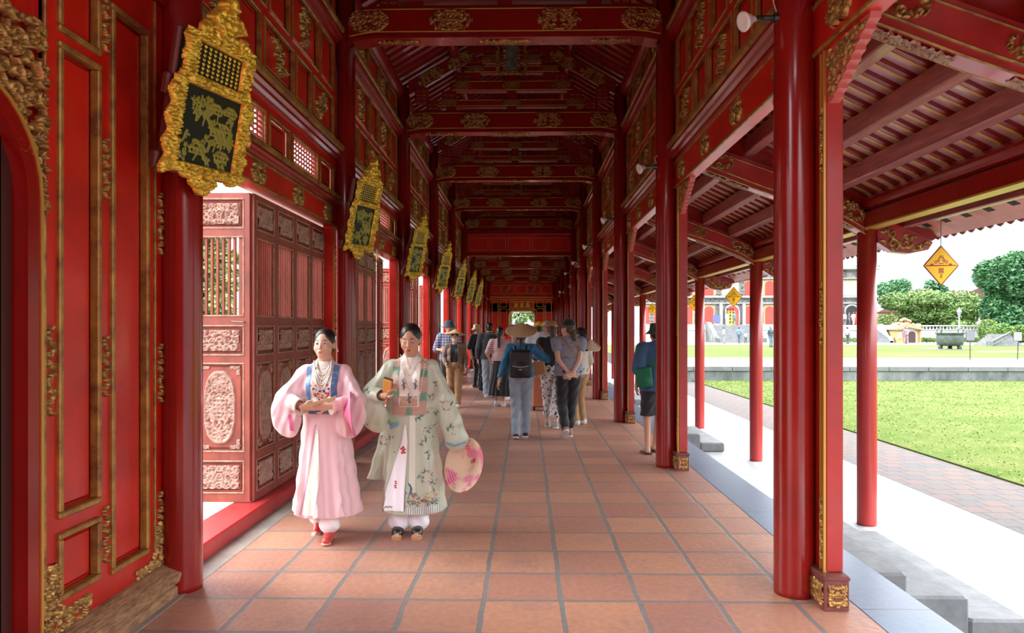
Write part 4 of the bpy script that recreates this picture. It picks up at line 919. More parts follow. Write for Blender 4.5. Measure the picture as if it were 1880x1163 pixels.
# ---- white balustrade walls
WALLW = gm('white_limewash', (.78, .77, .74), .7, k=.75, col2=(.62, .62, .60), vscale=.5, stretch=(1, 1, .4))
def balustrade(u0, u1, d, vb, vt, label):
    a = at(u0, vb, d); b = at(u1, vb, d); z0, z1 = a.z, at(0, vt, d).z; L = b.x - a.x; h = z1 - z0; t = empty('balustrade_wall', a); tag(t, label, 'wall')
    MB().box(0, L, 0, .5, 0, h * .74).box(-.05, L + .05, -.08, .58, h * .70, h * .76).box(-.03, L + .03, -.06, .5, .0, h * .12).build('wall_body', WALLW, t)
    MB().box(0, L, .1, .4, h * .93, h).build('top_rail', WALLW, t)
    n = max(4, int(L / .36)); r0 = None
    n = min(n, 60)
    for i in range(n):
        x = (i + .5) * L / n
        if r0 is None: r0 = MB().lathe([(.06, 0), (.10, h * .05), (.05, h * .12), (.06, h * .17)], 8).build('baluster', WALLW, t, True, (x, .25, h * .76))
        else: inst(r0, 'baluster', t, (x, .25, h * .76))
    for x in np.linspace(0, L, max(2, int(L / 6) + 1)): MB().box(x - .18, x + .18, .02, .5, h * .74, h * 1.08, .02).build('post', WALLW, t)
balustrade(1688, 1806, 80, 629, 597.5, 'white balustrade wall to the right of the yellow gate')
balustrade(1540, 1645, 80, 629, 597.5, 'white balustrade wall to the left of the yellow gate')
balustrade(1400, 1535, 80, 629, 597.5, 'white balustrade wall behind the nearest big pillar')
balustrade(1185, 1318, 80, 629, 597.5, 'white balustrade wall at the far left of the palace')
# ---- wide palace stair
a = at(1322, 630, 76); t = empty('palace_stair', a); tag(t, 'wide grey stone stair climbing to the palace terrace', 'stair')
for i in range(9): MB().box(0, 4.6, i * .42, 4.2, i * .215, (i + 1) * .215).build('step', gm('grey_stair', (.50, .51, .52), .8, var=.2, vscale=2), t)
for x in (-.5, 4.6):
    MB().prism([(0, 0), (4.2, 0), (4.2, 2.3), (3.4, 2.25), (2.2, 1.55), (1.3, 1.2), (.5, .5), (.2, .75), (0, .5)], x, x + .45, 'x').build('dragon_ramp', MOSS, t)
a = at(1602, 630, 76); t = empty('palace_stair', a); tag(t, 'small side stair between outer pillar and yellow gate', 'stair')
for i in range(8): MB().box(0, 2.2 - i * .15, i * .3, 3, i * .22, (i + 1) * .22).build('step', MATS['grey_stair'], t)
MB().prism([(0, 0), (2.6, 0), (2.6, 2.0), (2.2, 2.05), (.9, .7), (.3, .75), (0, .3)], 1.9, 2.25, 'x').build('ramp', WALLW, t)
# ---- palace front
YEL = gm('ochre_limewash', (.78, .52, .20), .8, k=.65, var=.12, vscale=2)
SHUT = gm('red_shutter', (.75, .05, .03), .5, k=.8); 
a = at(1180, 600, 92); t = empty('palace', a); tag(t, 'pale ornate two-storey palace front with red shutters across the lawn', 'building')
Lp_ = (1600 - 1180) * 92 / F; px = 92 / F
ORNM = gm('grey_mosaic_relief', (.60, .58, .52), .8, k=.62, col2=(.33, .34, .35), vscale=3.2)
MB().box(0, Lp_, 0, 6, 0, (600 - 492) * px).build('wall', gm('mosaic_wall', (.74, .70, .60), .8, k=.62, col2=(.30, .33, .34), vscale=2.4), t)
MB().box(0, Lp_, -9.5, 0, -3.2, 0).build('terrace', WALLW, t)
for (v0, v1, pr) in ((600, 596, .5), (559, 556, .4), (548, 544, .7), (514, 511, .4), (497, 492, .9)): MB().box(-.2, Lp_ + .2, -pr, 0, (600 - v0) * px, (600 - v1) * px, .05).build('cornice', ORNM, t)
YW = MB(); YW.box(.1, Lp_ - .1, -.05, 0, (600 - 543) * px, (600 - 515) * px).build('yellow_wall_band', gm('pale_yellow_band', (.76, .66, .38), .8, k=.7, col2=(.60, .58, .50), vscale=1.5), t)
om = Orn(2.6, .9, .03, 121).fill(.30, .05).mir(); oM = orn_mesh(om, 'stucco_ornament', ORNM, .22)
om2 = Orn(.9, 3.0, .03, 122).fill(.30, .05).mir(); oM2 = orn_mesh(om2, 'stucco_ornament', ORNM, .22)
us = [1187, 1206, 1236, 1262, 1300, 1373, 1410, 1450, 1490, 1525, 1590]
for i, u in enumerate(us):
    x = (u - 1180) * px; w_ = 8 * px
    for (v0, v1) in ((595, 563), (543, 517)):
        z0, z1 = (600 - v0) * px, (600 - v1) * px
        pts = [(x - w_, z0), (x + w_, z0), (x + w_, z1 - .5)] + [(x + w_ * math.cos(q * PI / 8), z1 - .5 + .5 * math.sin(q * PI / 8)) for q in range(1, 8)] + [(x - w_, z1 - .5)]
        fr = MB().prism([(p[0] + (.18 if p[0] > x else -.18), p[1] + (.18 if p[1] > z0 + .1 else -.12)) for p in pts], -.10, .05, 'y').build('window_surround', YEL, t)
        MB().prism(pts, -.16, -.08, 'y').build('shutter', SHUT, fr)
for u in (1341, 1556):
    x = (u - 1180) * px; z1 = (600 - 562) * px; w_ = 11 * px
    pts = [(x - w_, 0), (x + w_, 0), (x + w_, z1 - .8)] + [(x + w_ * math.cos(q * PI / 8), z1 - .8 + .8 * math.sin(q * PI / 8)) for q in range(1, 8)] + [(x - w_, z1 - .8)]
    fr = MB().prism([(x + (p[0] - x) * 1.25, p[1] * 1.07) for p in pts], -.5, .05, 'y').build('door_surround', ORNM, t)
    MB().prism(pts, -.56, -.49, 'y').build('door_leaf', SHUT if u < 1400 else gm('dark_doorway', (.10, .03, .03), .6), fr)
    if u < 1400:
        y = MB(); y.box(x - .9, x + .30, -.66, -.57, 0, z1 * .74).build('yellow_door', gm('yellow_door', (.8, .55, .03), .5, k=.7), fr)
        b = MB()
        for i in range(3):
            for j in range(5): b.box(x - .78 + i * .36, x - .60 + i * .36, -.69, -.655, .45 + j * .42, .72 + j * .42)
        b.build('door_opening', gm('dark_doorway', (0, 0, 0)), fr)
    else:
        MB().box(x + .35, x + .85, -.8, -.57, 0, z1 * .7).build('open_shutter', SHUT, fr)
    for q_ in (x - w_ - .9, x + w_ + .5): MB().box(q_, q_ + .4, -.7, 0, 0, z1 + .3, .05).build('pilaster', ORNM, t)
for i, u in enumerate((1196, 1221, 1249, 1281, 1318, 1360, 1390, 1430, 1470, 1507, 1535, 1580)):
    x = (u - 1180) * px
    for zc, me in (((600 - 552) * px, oM), ((600 - 505) * px, oM), ((600 - 578) * px, oM2), ((600 - 530) * px, oM2)):
        io = bpy.data.objects.new('stucco_ornament', me); link(io, t); io.location = (x, -.1, zc); io.scale = (.8, 1, .75)
rfm = MB()
for i in range(14): x = i * Lp_ / 13; rfm.box(x - .5, x + .5, -.6, .2, (600 - 492) * px, (600 - 488 + (i % 2) * 2) * px, .1)
rfm.build('roof_parapet', ORNM, t)
MB().box((1300 - 1180) * px, (1313 - 1180) * px, -2.1, -2.0, .5, 1.5).build('blue_notice_board', gm('blue_notice', (.20, .25, .55), .5), t)
# ---- yellow gate house
ZK = gm('gate_orange_tile', (.70, .42, .22), .7, k=.65, var=.25, vscale=5)
a = at(1640, 631, 76); t = empty('gate_house', a); tag(t, 'small yellow gate house with tiled roof and dark arched door', 'building'); s = 76 / F
MB().box(.3, 50 * s, 0, 2.2, 0, 26 * s).build('wall', YEL, t)
MB().prism([(0 * s, 25 * s), (4 * s, 30 * s), (16 * s, 34 * s), (24 * s, 38 * s), (32 * s, 34 * s), (46 * s, 30 * s), (53 * s, 25 * s), (50 * s, 24 * s), (26 * s, 29 * s), (4 * s, 24 * s)], -.4, 2.4, 'y').build('roof', ZK, t)
MB().prism([(8 * s, 24 * s), (26 * s, 33 * s), (46 * s, 24 * s)], -.15, .0, 'y').build('gable', WALLW, t)
rg = MB()
for i, (x, hh_) in enumerate(((8, 32), (14, 36), (19, 42), (24, 44), (29, 42), (34, 40), (40, 34), (46, 31))): rg.ell((x * s, .5, hh_ * s), (2.6 * s, .3, 3.2 * s), 8, 6)
rg.build('ridge_ornament', ZK, t)
pts = [(26 * s, 0), (39 * s, 0), (39 * s, 17 * s)] + [((32.5 + 6.5 * math.cos(q * PI / 8)) * s, (17 + 5 * math.sin(q * PI / 8)) * s) for q in range(1, 8)] + [(26 * s, 17 * s)]
fr = MB().prism([((32.5 * s) + (p[0] - 32.5 * s) * 1.35, p[1] * 1.1) for p in pts], -.06, .02, 'y').build('door_surround', WALLW, t)
dd = MB().prism(pts, -.12, -.05, 'y').build('door', gm('maroon_door', (.16, .05, .05), .5), fr)
MB().box(8 * s, 15 * s, -.05, .02, 9 * s, 21 * s).build('wall_panel', WALLW, t)
for x in (.3, 18 * s, 24 * s, 46 * s): MB().box(x, x + 3 * s, -.12, .05, 0, 25 * s, .02).build('pilaster', YEL if x != 24 * s else WALLW, t)
# ---- yellow building + brown roof behind
a = at(1612, 600, 112); t = empty('yellow_building', a); tag(t, 'ochre building with arched openings behind the small side stair', 'building'); s = 112 / F
MB().box(0, 40 * s, 0, 5, -2.2, 26 * s).build('wall', YEL, t); MB().prism([(-.3, 26 * s), (42 * s, 26 * s), (38 * s, 33 * s), (1, 33 * s)], -.5, 4, 'y').build('roof', gm('brown_tile', (.30, .15, .11), .8, var=.3, vscale=4), t)
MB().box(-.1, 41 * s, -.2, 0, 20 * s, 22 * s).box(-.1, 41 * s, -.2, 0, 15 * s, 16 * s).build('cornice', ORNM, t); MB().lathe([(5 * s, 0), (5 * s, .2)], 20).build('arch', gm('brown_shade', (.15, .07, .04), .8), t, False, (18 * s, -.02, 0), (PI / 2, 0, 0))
a = at(1768, 560, 120); t = empty('roofed_hall', a); tag(t, 'distant hall with brown hipped roof left of the tall tree', 'building'); s = 120 / F
MB().prism([(0, 14 * s), (18 * s, 26 * s), (40 * s, 36 * s), (60 * s, 36 * s), (90 * s, 14 * s)], 0, 8, 'y').build('roof', MATS['brown_tile'], t); MB().box(6 * s, 84 * s, .6, 7, -70 * s * .9, 14 * s).build('wall', ORNM, t)
MB().prism([(30 * s, 30 * s), (40 * s, 42 * s), (43 * s, 42 * s), (52 * s, 32 * s)], -.4, .2, 'y').build('gable', gm('grey_gable', (.4, .44, .5), .6), t)
a = at(1840, 628, 84); t = empty('ochre_wall', a); tag(t, 'ochre wall glimpsed below the tall tree', 'wall'); MB().box(0, 6, 0, .5, 0, 3.4).box(-.1, 6.1, -.1, .6, 3.3, 3.5).build('wall_body', YEL, t)
# ---- stone stair with railing at the right
a = at(1816, 637, 62); t = empty('garden_stair', a); tag(t, 'stone stair with slatted balustrade at the right end of the courtyard', 'stair'); s = 62 / F
for i in range(7): MB().box((4 + i * 4) * s, 62 * s, i * .3, 2.4, i * 3.2 * s, (i + 1) * 3.2 * s).build('step', MATS['grey_stair'], t)
rl = MB(); rl.tube([(0, -.1, 8 * s), (36 * s, -.1, 26 * s)], .10, 6).tube([(0, -.1, 1 * s), (36 * s, -.1, 19 * s)], .08, 6).box(-.2, .12, -.3, .1, 0, 10 * s); rl.build('rail', MOSS, t)
for i in range(11): x = (2 + i * 3.3) * s; MB().tube([(x, -.1, (1 + i * 1.65) * s), (x, -.1, (8.6 + i * 1.65) * s)], .045, 6).build('baluster', MOSS, t)
# ---- bronze cauldron
t = empty('bronze_cauldron', at(1744, 641, 52)); tag(t, 'large green bronze cauldron with ring handles on a stone slab', 'cauldron')
BRZ = gm('green_bronze', (.14, .19, .16), .55, metal=.4, col2=(.28, .34, .28), vscale=3)
MB().lathe([(.55, .22), (.82, .26), (.86, .5), (.88, .95), (.84, 1.05), (.95, 1.12), (.97, 1.2), (.90, 1.22), (.84, 1.0), (.80, .4), (.2, .35)], 32).build('bowl', BRZ, t, True)
for i in range(3): a_ = -PI / 2 + i * 2.09 + .5; MB().lathe([(.16, 0), (.14, .12), (.17, .32)], 12).build('leg', BRZ, t, True, (math.cos(a_) * .68, math.sin(a_) * .68, 0))
for i in range(4):
    a_ = .35 + i * PI / 2; cx, cy = math.cos(a_) * .86, math.sin(a_) * .86
    MB().tube([(cx + .17 * math.cos(q * PI / 6) * math.cos(a_ + .6), cy + .17 * math.cos(q * PI / 6) * math.sin(a_ + .6), 1.34 + .18 * math.sin(q * PI / 6)) for q in range(-2, 9)], .035, 8).build('ring_handle', BRZ, t, True)
o = MB().box(-1.7, 1.1, -.9, 1.3, -.04, .03, .01).build('stone_slab', CRM, None, loc=at(1744, 641.5, 52)); tag(o, 'flat pale stone slab under the bronze cauldron', 'slab')
# ---- sign boards and lamp post
for (u, d, lab) in ((1781, 35, 'grey sign board on a thin post in front of the bronze cauldron'), (1868, 35.5, 'white sign board on a thin leaning post at the right edge')):
    t = empty('sign_board', at(u, 661, d)); tag(t, lab, 'sign')
    MB().tube([(0, 0, 0), (.05 if u > 1800 else -.0, 0, 1.36)], .022, 8).build('post', gm('rusty_post', (.12, .06, .05), .7), t)
    MB().box(-.20, .20, -.035, -.01, .95, 1.38, .004).build('board', gm('board_grey' if u < 1800 else 'board_white', (.42, .45, .47) if u < 1800 else (.7, .7, .68), .5), t)
    MB().box(-.215, .215, -.02, .0, .935, .96).box(-.215, .215, -.02, 0, 1.37, 1.395).box(-.215, -.195, -.02, 0, .935, 1.39).box(.195, .215, -.02, 0, .935, 1.39).build('frame', MATS['rusty_post'], t)
t = empty('lamp_post', at(1761, 640, 72)); tag(t, 'white lamp post standing behind the bronze cauldron', 'lamp')
s = 72 / F; MB().lathe([(.12, 0), (.09, .3), (.05, .5), (.045, 58 * s)], 10).build('pole', WHT, t, True)
MB().lathe([(.10, 58 * s), (.24, 67 * s)], 6).build('lantern_glass', gm('lantern_glass', (.8, .82, .84), .2), t); MB().lathe([(.28, 67 * s), (.05, 72 * s), (.02, 75 * s)], 6).build('lantern_cap', WHT, t)
# ---- left side outside the doors, and the end beyond the far door
tree('garden_tree', (-12.2, 26, -.06), 6.4, 2.3, 'green tree seen through the bars of the open door leaf', LG[1], 9000, .16, 31, lobes=16, trunk=.2)
tree('garden_tree', (-18, 34, -.06), 7, 3, 'distant green tree outside the left doors', LG[0], 6000, .22, 32, lobes=14, trunk=.2)
tree('garden_tree', (-9.5, 36, -.06), 7, 3.2, 'green tree beyond the third left door bay', LG[1], 6000, .2, 33, lobes=14, trunk=.2)
tree('garden_tree', (-2.5, 66, -.06), 8, 5, 'green tree beyond the far end door', LG[1], 8000, .25, 34, lobes=18, trunk=.3, bottom=.1)
tree('garden_tree', (3.2, 70, -.06), 8, 5, 'second green tree beyond the far end door', LG[2], 8000, .25, 35, lobes=18, trunk=.3, bottom=.1)
o = MB().lathe([(.14, 0), (.14, 3.0)], 16).build('pale_pillar', gm('cream_pillar', (.75, .62, .40), .5), None, True, (-1.05, 44, 0)); tag(o, 'pale yellow pillar seen through the far end door', 'pillar')
o = MB().box(-3.4, 3.2, 39.0, 47, 2.62, 2.72).build('porch_ceiling', gm('cream_ceiling', (.70, .60, .48), .6)); tag(o, kind='structure')
# ------------------------------------------------------------ people
def SK(n, c): return mat(n, c, .45, coat=.05, spec=.4)
SKIN = SK('light_skin', (.64, .38, .27)); SKIN2 = SK('tan_skin', (.52, .28, .18)); SKIN3 = SK('fair_skin', (.66, .40, .30))
HAIR = mat('black_hair', (.012, .010, .010), .38, bump=.3, bscale=60, stretch=(1, 1, .2)); HAIRB = mat('brown_hair', (.10, .06, .035), .5, bump=.3, bscale=60); HAIRG = mat('grey_hair', (.25, .22, .20), .6)
LIP = mat('red_lips', (.42, .03, .03), .35); LIPN = mat('rose_lips', (.45, .13, .11), .4); EYEW = mat('eye_white', (.7, .68, .64), .25); EYED = mat('dark_iris', (.015, .01, .008), .15, coat=.5)
def cm(n, c, r=.8, **k): return mat(n, c, r, **k)
def ik(a, b, l1, l2, pole):
    a, b = A3(a), A3(b); d = b - a; L = np.linalg.norm(d)
    if L > (l1 + l2) * .999: b = a + d / L * (l1 + l2) * .999; d = b - a; L = np.linalg.norm(d)
    x = (l1 * l1 - l2 * l2 + L * L) / (2 * L); h = math.sqrt(max(l1 * l1 - x * x, 0)); u = d / L; p = A3(pole) - u * (A3(pole) @ u); p /= np.linalg.norm(p)
    return a + u * x + p * h, b
class Fig:
    """reference figure 1.62 m tall, facing -y, own left at +x; scaled by the object"""
    def __init__(s, label, x, y, rz, H, skin=SKIN, hands=None, feet=None, poles=None, head=(0, 0, 0), hd=None, curl=(.5, .5), h=.009, shw=.165, group=None, z=0, fem=True, belly=0, shz=1.325):
        s.k = H / 1.62; s.h = h; s.shw = shw; s.fem = fem; s.belly = belly; hands = hands or {}; feet = feet or {}; poles = poles or {}; hd = hd or {}
        s.sh, s.el, s.wr, s.hip, s.kn, s.an, s.toe = {}, {}, {}, {}, {}, {}, {}
        for q, n in ((1, 'L'), (-1, 'R')):
            s.sh[n] = A3((q * shw, .01, shz)); w = hands.get(n, (q * .235, -.02, .84))
            s.el[n], s.wr[n] = ik(s.sh[n], w, .27, .235, poles.get(n, (q * .5, 1, -.1)))
            s.hip[n] = A3((q * .085, 0, .87)); f = feet.get(n, (q * .09, .0, .075, 0)); s.kn[n], s.an[n] = ik(s.hip[n], f[:3], .405, .40, (q * .05, -1, 0)); s.toe[n] = f[3] if len(f) > 3 else 0
        s.hr = rotm(*head) ; s.piv = A3((0, .015, 1.40)); s.hd = hd; s.curl = dict(L=curl[0], R=curl[1])
        s.root = s.body(label, skin); s.skin = skin
        o = s.root; o.location = (x, y, z); o.rotation_euler = (0, 0, rz); o.scale = (s.k,) * 3; tag(o, label, 'person', group)
    def HT(s, p): return s.piv + s.hr @ (A3(p) - s.piv)
    def torso(s, S_, t=0., z0=.80):
        w = .0 if s.fem else .015
        S_.ell((0, .01, 1.20), (.145 + w + t, .095 + w + t, .17 + t), k=.05); S_.ell((0, .0, 1.05), (.122 + w + t + s.belly, .088 + t + s.belly, .13), k=.06); S_.ell((0, .01, .91), (.158 + t + s.belly, .110 + t + s.belly, .12 + t), k=.06)
        S_.cap(s.sh['L'] - A3((.02, 0, .0)), s.sh['R'] + A3((.02, 0, 0)), .050 + t, k=.05); S_.cap((0, .01, 1.33), (0, .015, 1.40), .055 + t * .5, .045 + t * .3, k=.04)
        if s.fem:
            for q in (1, -1): S_.ell((q * .068, -.075, 1.20), (.058 + t, .05 + t, .062 + t), k=.04)
        return S_
    def hand(s, S_, n):
        q = 1 if n == 'L' else -1; w = s.wr[n]; d, nn = s.hd.get(n, (None, None)); d = (w - s.el[n]) if d is None else A3(d); d = d / np.linalg.norm(d)
        nn = A3((-q, 0, 0)) if nn is None else A3(nn); nn = nn - d * (nn @ d); nn /= np.linalg.norm(nn); l = np.cross(d, nn); c = s.curl[n]
        th = s.hd.get(n + 't', 1)   # thumb side
        R = np.stack([l, nn, d], 1); S_.box(w + d * .045, (.026, .004, .033), R, .010, .012); S_.cap(w - d * .01, w + d * .02, .021, .022, .012)
        rr = max(.0078, s.h * .85)
        for i, (o, L) in enumerate(((.028, .058), (.0095, .066), (-.009, .062), (-.027, .050))):
            a = w + d * .082 + l * o * th; f = lambda t: d * math.cos(t) + nn * math.sin(t)
            b = a + f(c * .6) * L * .45; e = b + f(c * 1.5) * L * .33; g = e + f(c * 2.3) * L * .28
            S_.cap(a - d * .02, b, rr * 1.08, rr, .002).cap(b, e, rr, rr * .93, .001).cap(e, g, rr * .93, rr * .8, .001)
        a = w + d * .025 + l * .028 * th; b = a + (d * .6 + l * th * .7 + nn * .35) * .035; e = b + (d * .9 + nn * .5 * (c + .3)) * .030
        S_.cap(w + d * .015 + l * .012 * th, b, .013, rr * 1.15, .008).cap(b, e, rr * 1.15, rr * .95, .002)
    def headp(s, S_, t=0.):
        R = s.hr; E = lambda c, r, k=.02, sub=False: S_.ell(s.HT(c), A3(r) + t, R, k, sub)
        E((0, .012, 1.535), (.073, .090, .088)); E((0, -.030, 1.475), (.060, .060, .075), .03); E((0, -.062, 1.425), (.026, .022, .020), .03)
        if t: return
        for q in (1, -1):
            E((q * .040, -.052, 1.478), (.024, .026, .026), .02); E((q * .075, .012, 1.500), (.010, .018, .030), .006); E((q * .031, -.098, 1.515), (.017, .012, .010), .012, True)
        S_.cap(s.HT((0, -.083, 1.518)), s.HT((0, -.101, 1.482)), .0065, .0105, .012)
        for q in (1, -1): S_.ell(s.HT((q * .0105, -.093, 1.480)), (.0065, .008, .0055), R, .006)
        E((0, -.084, 1.448), (.024, .012, .014), .010)
        S_.cap((0, .015, 1.35), s.HT((0, .005, 1.46)), .047, .045, .03)
    def body(s, label, skin):
        S_ = SDF(); s.torso(S_)
        for n in 'LR':
            S_.cap(s.sh[n], s.el[n], .043, .034, .03).cap(s.el[n], s.wr[n], .034, .023, .01); s.hand(S_, n)
            S_.cap(s.hip[n], s.kn[n], .078, .050, .03).cap(s.kn[n], s.an[n], .048, .030, .015)
            a = s.an[n]; p = s.toe[n]; f = A3((0, -math.cos(p), -math.sin(p))); S_.cap(a - f * .02 + A3((0, 0, -.035)), a + f * .135 + A3((0, 0, -.052)), .030, .022, .02)
            for i in range(4): S_.cap(a + f * .12 + A3(((i - 1.5) * .016, 0, -.055)), a + f * (.165 - .008 * abs(i - 1)) + A3(((i - 1.5) * .017, 0, -.058)), .011, .009, .003)
        s.headp(S_); return S_.build('person', skin, None, s.h)
    def face(s, lip=LIPN, closed=False, brow=HAIR, eye=True):
        r = s.root; X = lambda p: Vector(s.HT(p)); R = Matrix(s.hr.tolist())
        for q in (1, -1):
            if not closed:
                e = MB().ell(X((q * .031, -.0795, 1.5125)), (.0145, .010, .0065), 12, 8, R).build('eye', EYEW, r, True)
                MB().ell(X((q * .030, -.0880, 1.5125)), (.0062, .003, .0060), 10, 6, R).build('iris', EYED, e, True)
            pts = [X((q * (.016 + .030 * t), -.0895 + .009 * t * t, 1.5125 + (.0075 * math.sin(PI * (.15 + .8 * t)) if not closed else -.002 - .004 * math.sin(PI * t)))) for t in (0, .25, .5, .75, 1)]
            MB().tube(pts, [.0012, .0018, .002, .0018, .0012], 6).build('lash_line', HAIR, r)
            pts = [X((q * (.014 + .036 * t), -.0935 + .014 * t * t, 1.5345 + .006 * math.sin(PI * t * .8))) for t in (0, .25, .5, .75, 1)]
            MB().tube(pts, [.002, .003, .003, .0025, .0012], 6).build('eyebrow', brow, r)
        m = MB()
        for q in (1, -1): m.ell(X((q * .007, -.0955, 1.4525)), (.0105, .005, .0042), 10, 6, R)
        m.ell(X((0, -.0955, 1.4515)), (.009, .0055, .0045), 10, 6, R).ell(X((0, -.0945, 1.4450)), (.015, .0058, .0056), 12, 6, R); m.build('lips', lip, r, True)
    def top(s, name, m, sleeve=1., hem=.86, t=.012, ts=.014, h=None, disp=None, flare=0., neck=.055, end=None):
        S_ = SDF(); s.torso(S_, t)
        if hem < .95: S_.cone(hem, 1.10, (0, .005), (0, .005), (.172 + t + flare + s.belly, .118 + t + flare + s.belly), (.150 + t + s.belly, .105 + t + s.belly), .03)
        for n in 'LR':
            L1 = np.linalg.norm(s.el[n] - s.sh[n]); a = s.sh[n]
            if sleeve > 0:
                u = min(1, sleeve / .5); b = a + (s.el[n] - a) * u; S_.cap(a, b, .048 + ts, .040 + ts + (.008 if sleeve <= .5 else 0), .03)
                if sleeve > .5: v = min(1, (sleeve - .5) / .5); S_.cap(s.el[n], s.el[n] + (s.wr[n] - s.el[n]) * v, .039 + ts, .030 + ts, .012)
        S_.box((0, 0, hem - .3), (.5, .5, .3), None, 0, .003, True)
        S_.cap((0, -.005, 1.40), (0, -.02, 1.55), neck, neck + .02, .01, True)
        return S_.build(name, m, s.root, h or s.h, disp)
    def pants(s, name, m, end=.10, t=.012, tb=.02, h=None, top=.98):
        S_ = SDF(); S_.ell((0, .012, .92), (.162 + t + s.belly, .115 + t + s.belly, .12), k=.04)
        for n in 'LR':
            S_.cap(s.hip[n], s.kn[n], .080 + t, .054 + t, .03)
            f = max(0, min(1, (s.kn[n][2] - end) / max(.05, s.kn[n][2] - s.an[n][2])))
            if end > s.kn[n][2]: pass
            S_.cap(s.kn[n], s.kn[n] + (s.an[n] - s.kn[n]) * f, .052 + t, .034 + tb, .02)
        if end > .3: S_.box((0, 0, end - .3), (.5, .6, .3), None, 0, .003, True)
        S_.box((0, 0, top + .3), (.5, .5, .3), None, 0, .003, True)
        return S_.build(name, m, s.root, h or s.h, lambda V: V + np.stack([.004 * np.sin(V[:, 2] * 45 + V[:, 0] * 30), .004 * np.sin(V[:, 2] * 38 + V[:, 0] * 55), 0 * V[:, 2]], 1))
    def skirt(s, name, m, z0, z1=.98, r0=(.22, .18), r1=(.15, .11), n=14, amp=.012, c0=(0, 0)):
        S_ = SDF().cone(z0, z1, c0, (0, .01), r0, r1, 0)
        def dp(V):
            a = np.arctan2(V[:, 1], V[:, 0]); f = np.clip((z1 - V[:, 2]) / (z1 - z0), 0, 1) * amp * np.sin(n * a + 2 * np.sin(V[:, 2] * 6)); r = np.hypot(V[:, 0], V[:, 1]) + 1e-6
            V = V.copy(); V[:, 0] *= 1 + f / r; V[:, 1] *= 1 + f / r; return V
        return S_.build(name, m, s.root, s.h, dp)
    def shoes(s, m, sole=None, nm='shoe', heel=0):
        for n in 'LR':
            a = s.an[n]; p = s.toe[n]; f = A3((0, -math.cos(p), -math.sin(p))); up = A3((0, -math.sin(p), math.cos(p))); R = np.stack([A3((1, 0, 0)), -f, up], 1)
            S_ = SDF().cap(a - f * .025 - up * .032, a + f * .13 - up * .045, .042, .034, .01).cap(a - f * .01, a - up * .02, .040, .042, .02)
            S_.box(a - up * (.075 + .3), (.5, .5, .3), R, 0, .002, True)
            o = S_.build(nm, m, s.root, min(s.h, .007))
            if sole is not None:
                S2 = SDF().cap(a - f * .03 - up * .066, a + f * .14 - up * .066, .044, .040, .01); S2.box(a - up * (.055 - .3), (.5, .5, .3), R, 0, .001, True).box(a - up * (.078 + .3), (.5, .5, .3), R, 0, .001, True); S2.build('sole', sole, o, .006)
    def hair(s, kind, m=HAIR, h=None):
        S_ = SDF(); R = s.hr; E = lambda c, r, k=.01, sub=False: S_.ell(s.HT(c), A3(r), R, k, sub)
        E((0, .020, 1.545), (.081, .096, .092)); E((0, .045, 1.50), (.072, .066, .075), .02)
        if kind == 'bun': E((0, .115, 1.50), (.045, .035, .045), .015)
        if kind == 'long': S_.cap(s.HT((0, .09, 1.50)), s.HT((0, .125, 1.28)), .055, .045, .03)
        if kind == 'pony': S_.cap(s.HT((0, .11, 1.57)), s.HT((0, .14, 1.50)), .03, .038, .01).cap(s.HT((0, .14, 1.50)), s.HT((.01, .135, 1.22)), .040, .022, .01)
        if kind == 'lowtail': S_.cap(s.HT((0, .10, 1.46)), s.HT((0, .12, 1.36)), .03, .03, .02)
        if kind == 'side': S_.cap(s.HT((.05, .07, 1.50)), s.HT((.075, .05, 1.36)), .04, .03, .02)
        E((0, -.085, 1.482), (.067, .085, .090), .012, True); E((0, -.095, 1.56), (.030, .05, .040), .02, True)
        for q in (1, -1): E((q * .09, .008, 1.49), (.022, .028, .035), .008, True)
        if kind == 'short': S_.box(s.HT((0, 0, 1.36)), (.3, .3, .09), R, 0, .01, True)
        return S_.build('hair', m, s.root, h or min(s.h, .007))
    def onhead(s, o, c, extra=None):
        M_ = Matrix.Translation(Vector(s.HT(c))) @ Matrix(s.hr.tolist()).to_4x4()
        if extra is not None: M_ = M_ @ extra
        o.matrix_local = M_; return o
    def conical(s, m, tilt=0., r=.215, hh=.115, dz=0, roll=0):
        o = cone_hat(s.root, m, r, hh); return s.onhead(o, (0, .015, 1.585 + dz), Matrix.Rotation(tilt, 4, 'X') @ Matrix.Rotation(roll, 4, 'Y'))
    def cap(s, m, brim=True, bucket=False, rot=0.):
        if bucket:
            o = MB().lathe([(.001, .085), (.070, .082), (.084, .06), (.092, .0), (.096, -.01), (.140, -.050), (.137, -.055), (.090, -.015), (.080, 0), (.07, .05)], 28, cap=False).build('bucket_hat', m, s.root, True)
            return s.onhead(o, (0, .015, 1.565))
        S_ = SDF().ell((0, .0, .0), (.088, .104, .085), k=.01).box((0, 0, -.3), (.3, .3, .285), None, 0, .004, True)
        S_.box((0, -.13, -.008), (.045, .045, .001), rotm(-.15), .006, .02)
        o = S_.build('cap', m, s.root, .006); return s.onhead(o, (0, .016, 1.565), Matrix.Rotation(rot, 4, 'Z'))
STRAW = mat('straw', (.62, .43, .24), .7, var=.12, vscale=30)
def cone_hat(parent, m=STRAW, r=.215, hh=.115, name='conical_hat'):
    mb = MB(); P = []; n = 14
    for i in range(n + 1): t = i / n; P.append((r * t + .001, hh * (1 - t) - .012 * math.sin(PI * t)))
    out = []
    for i, (a, b) in enumerate(P):
        out.append((a, b)); 
        if 0 < i < n: out.append((a + r * .01, b + .0022)); out.append((a + r * .022, b - hh / n * .3))
    inn = [(a, b - .006) for a, b in P[::-1]]
    mb.lathe(out + [(r * 1.005, -.004)] + inn, 40, cap=False); return mb.build(name, m, parent, True)
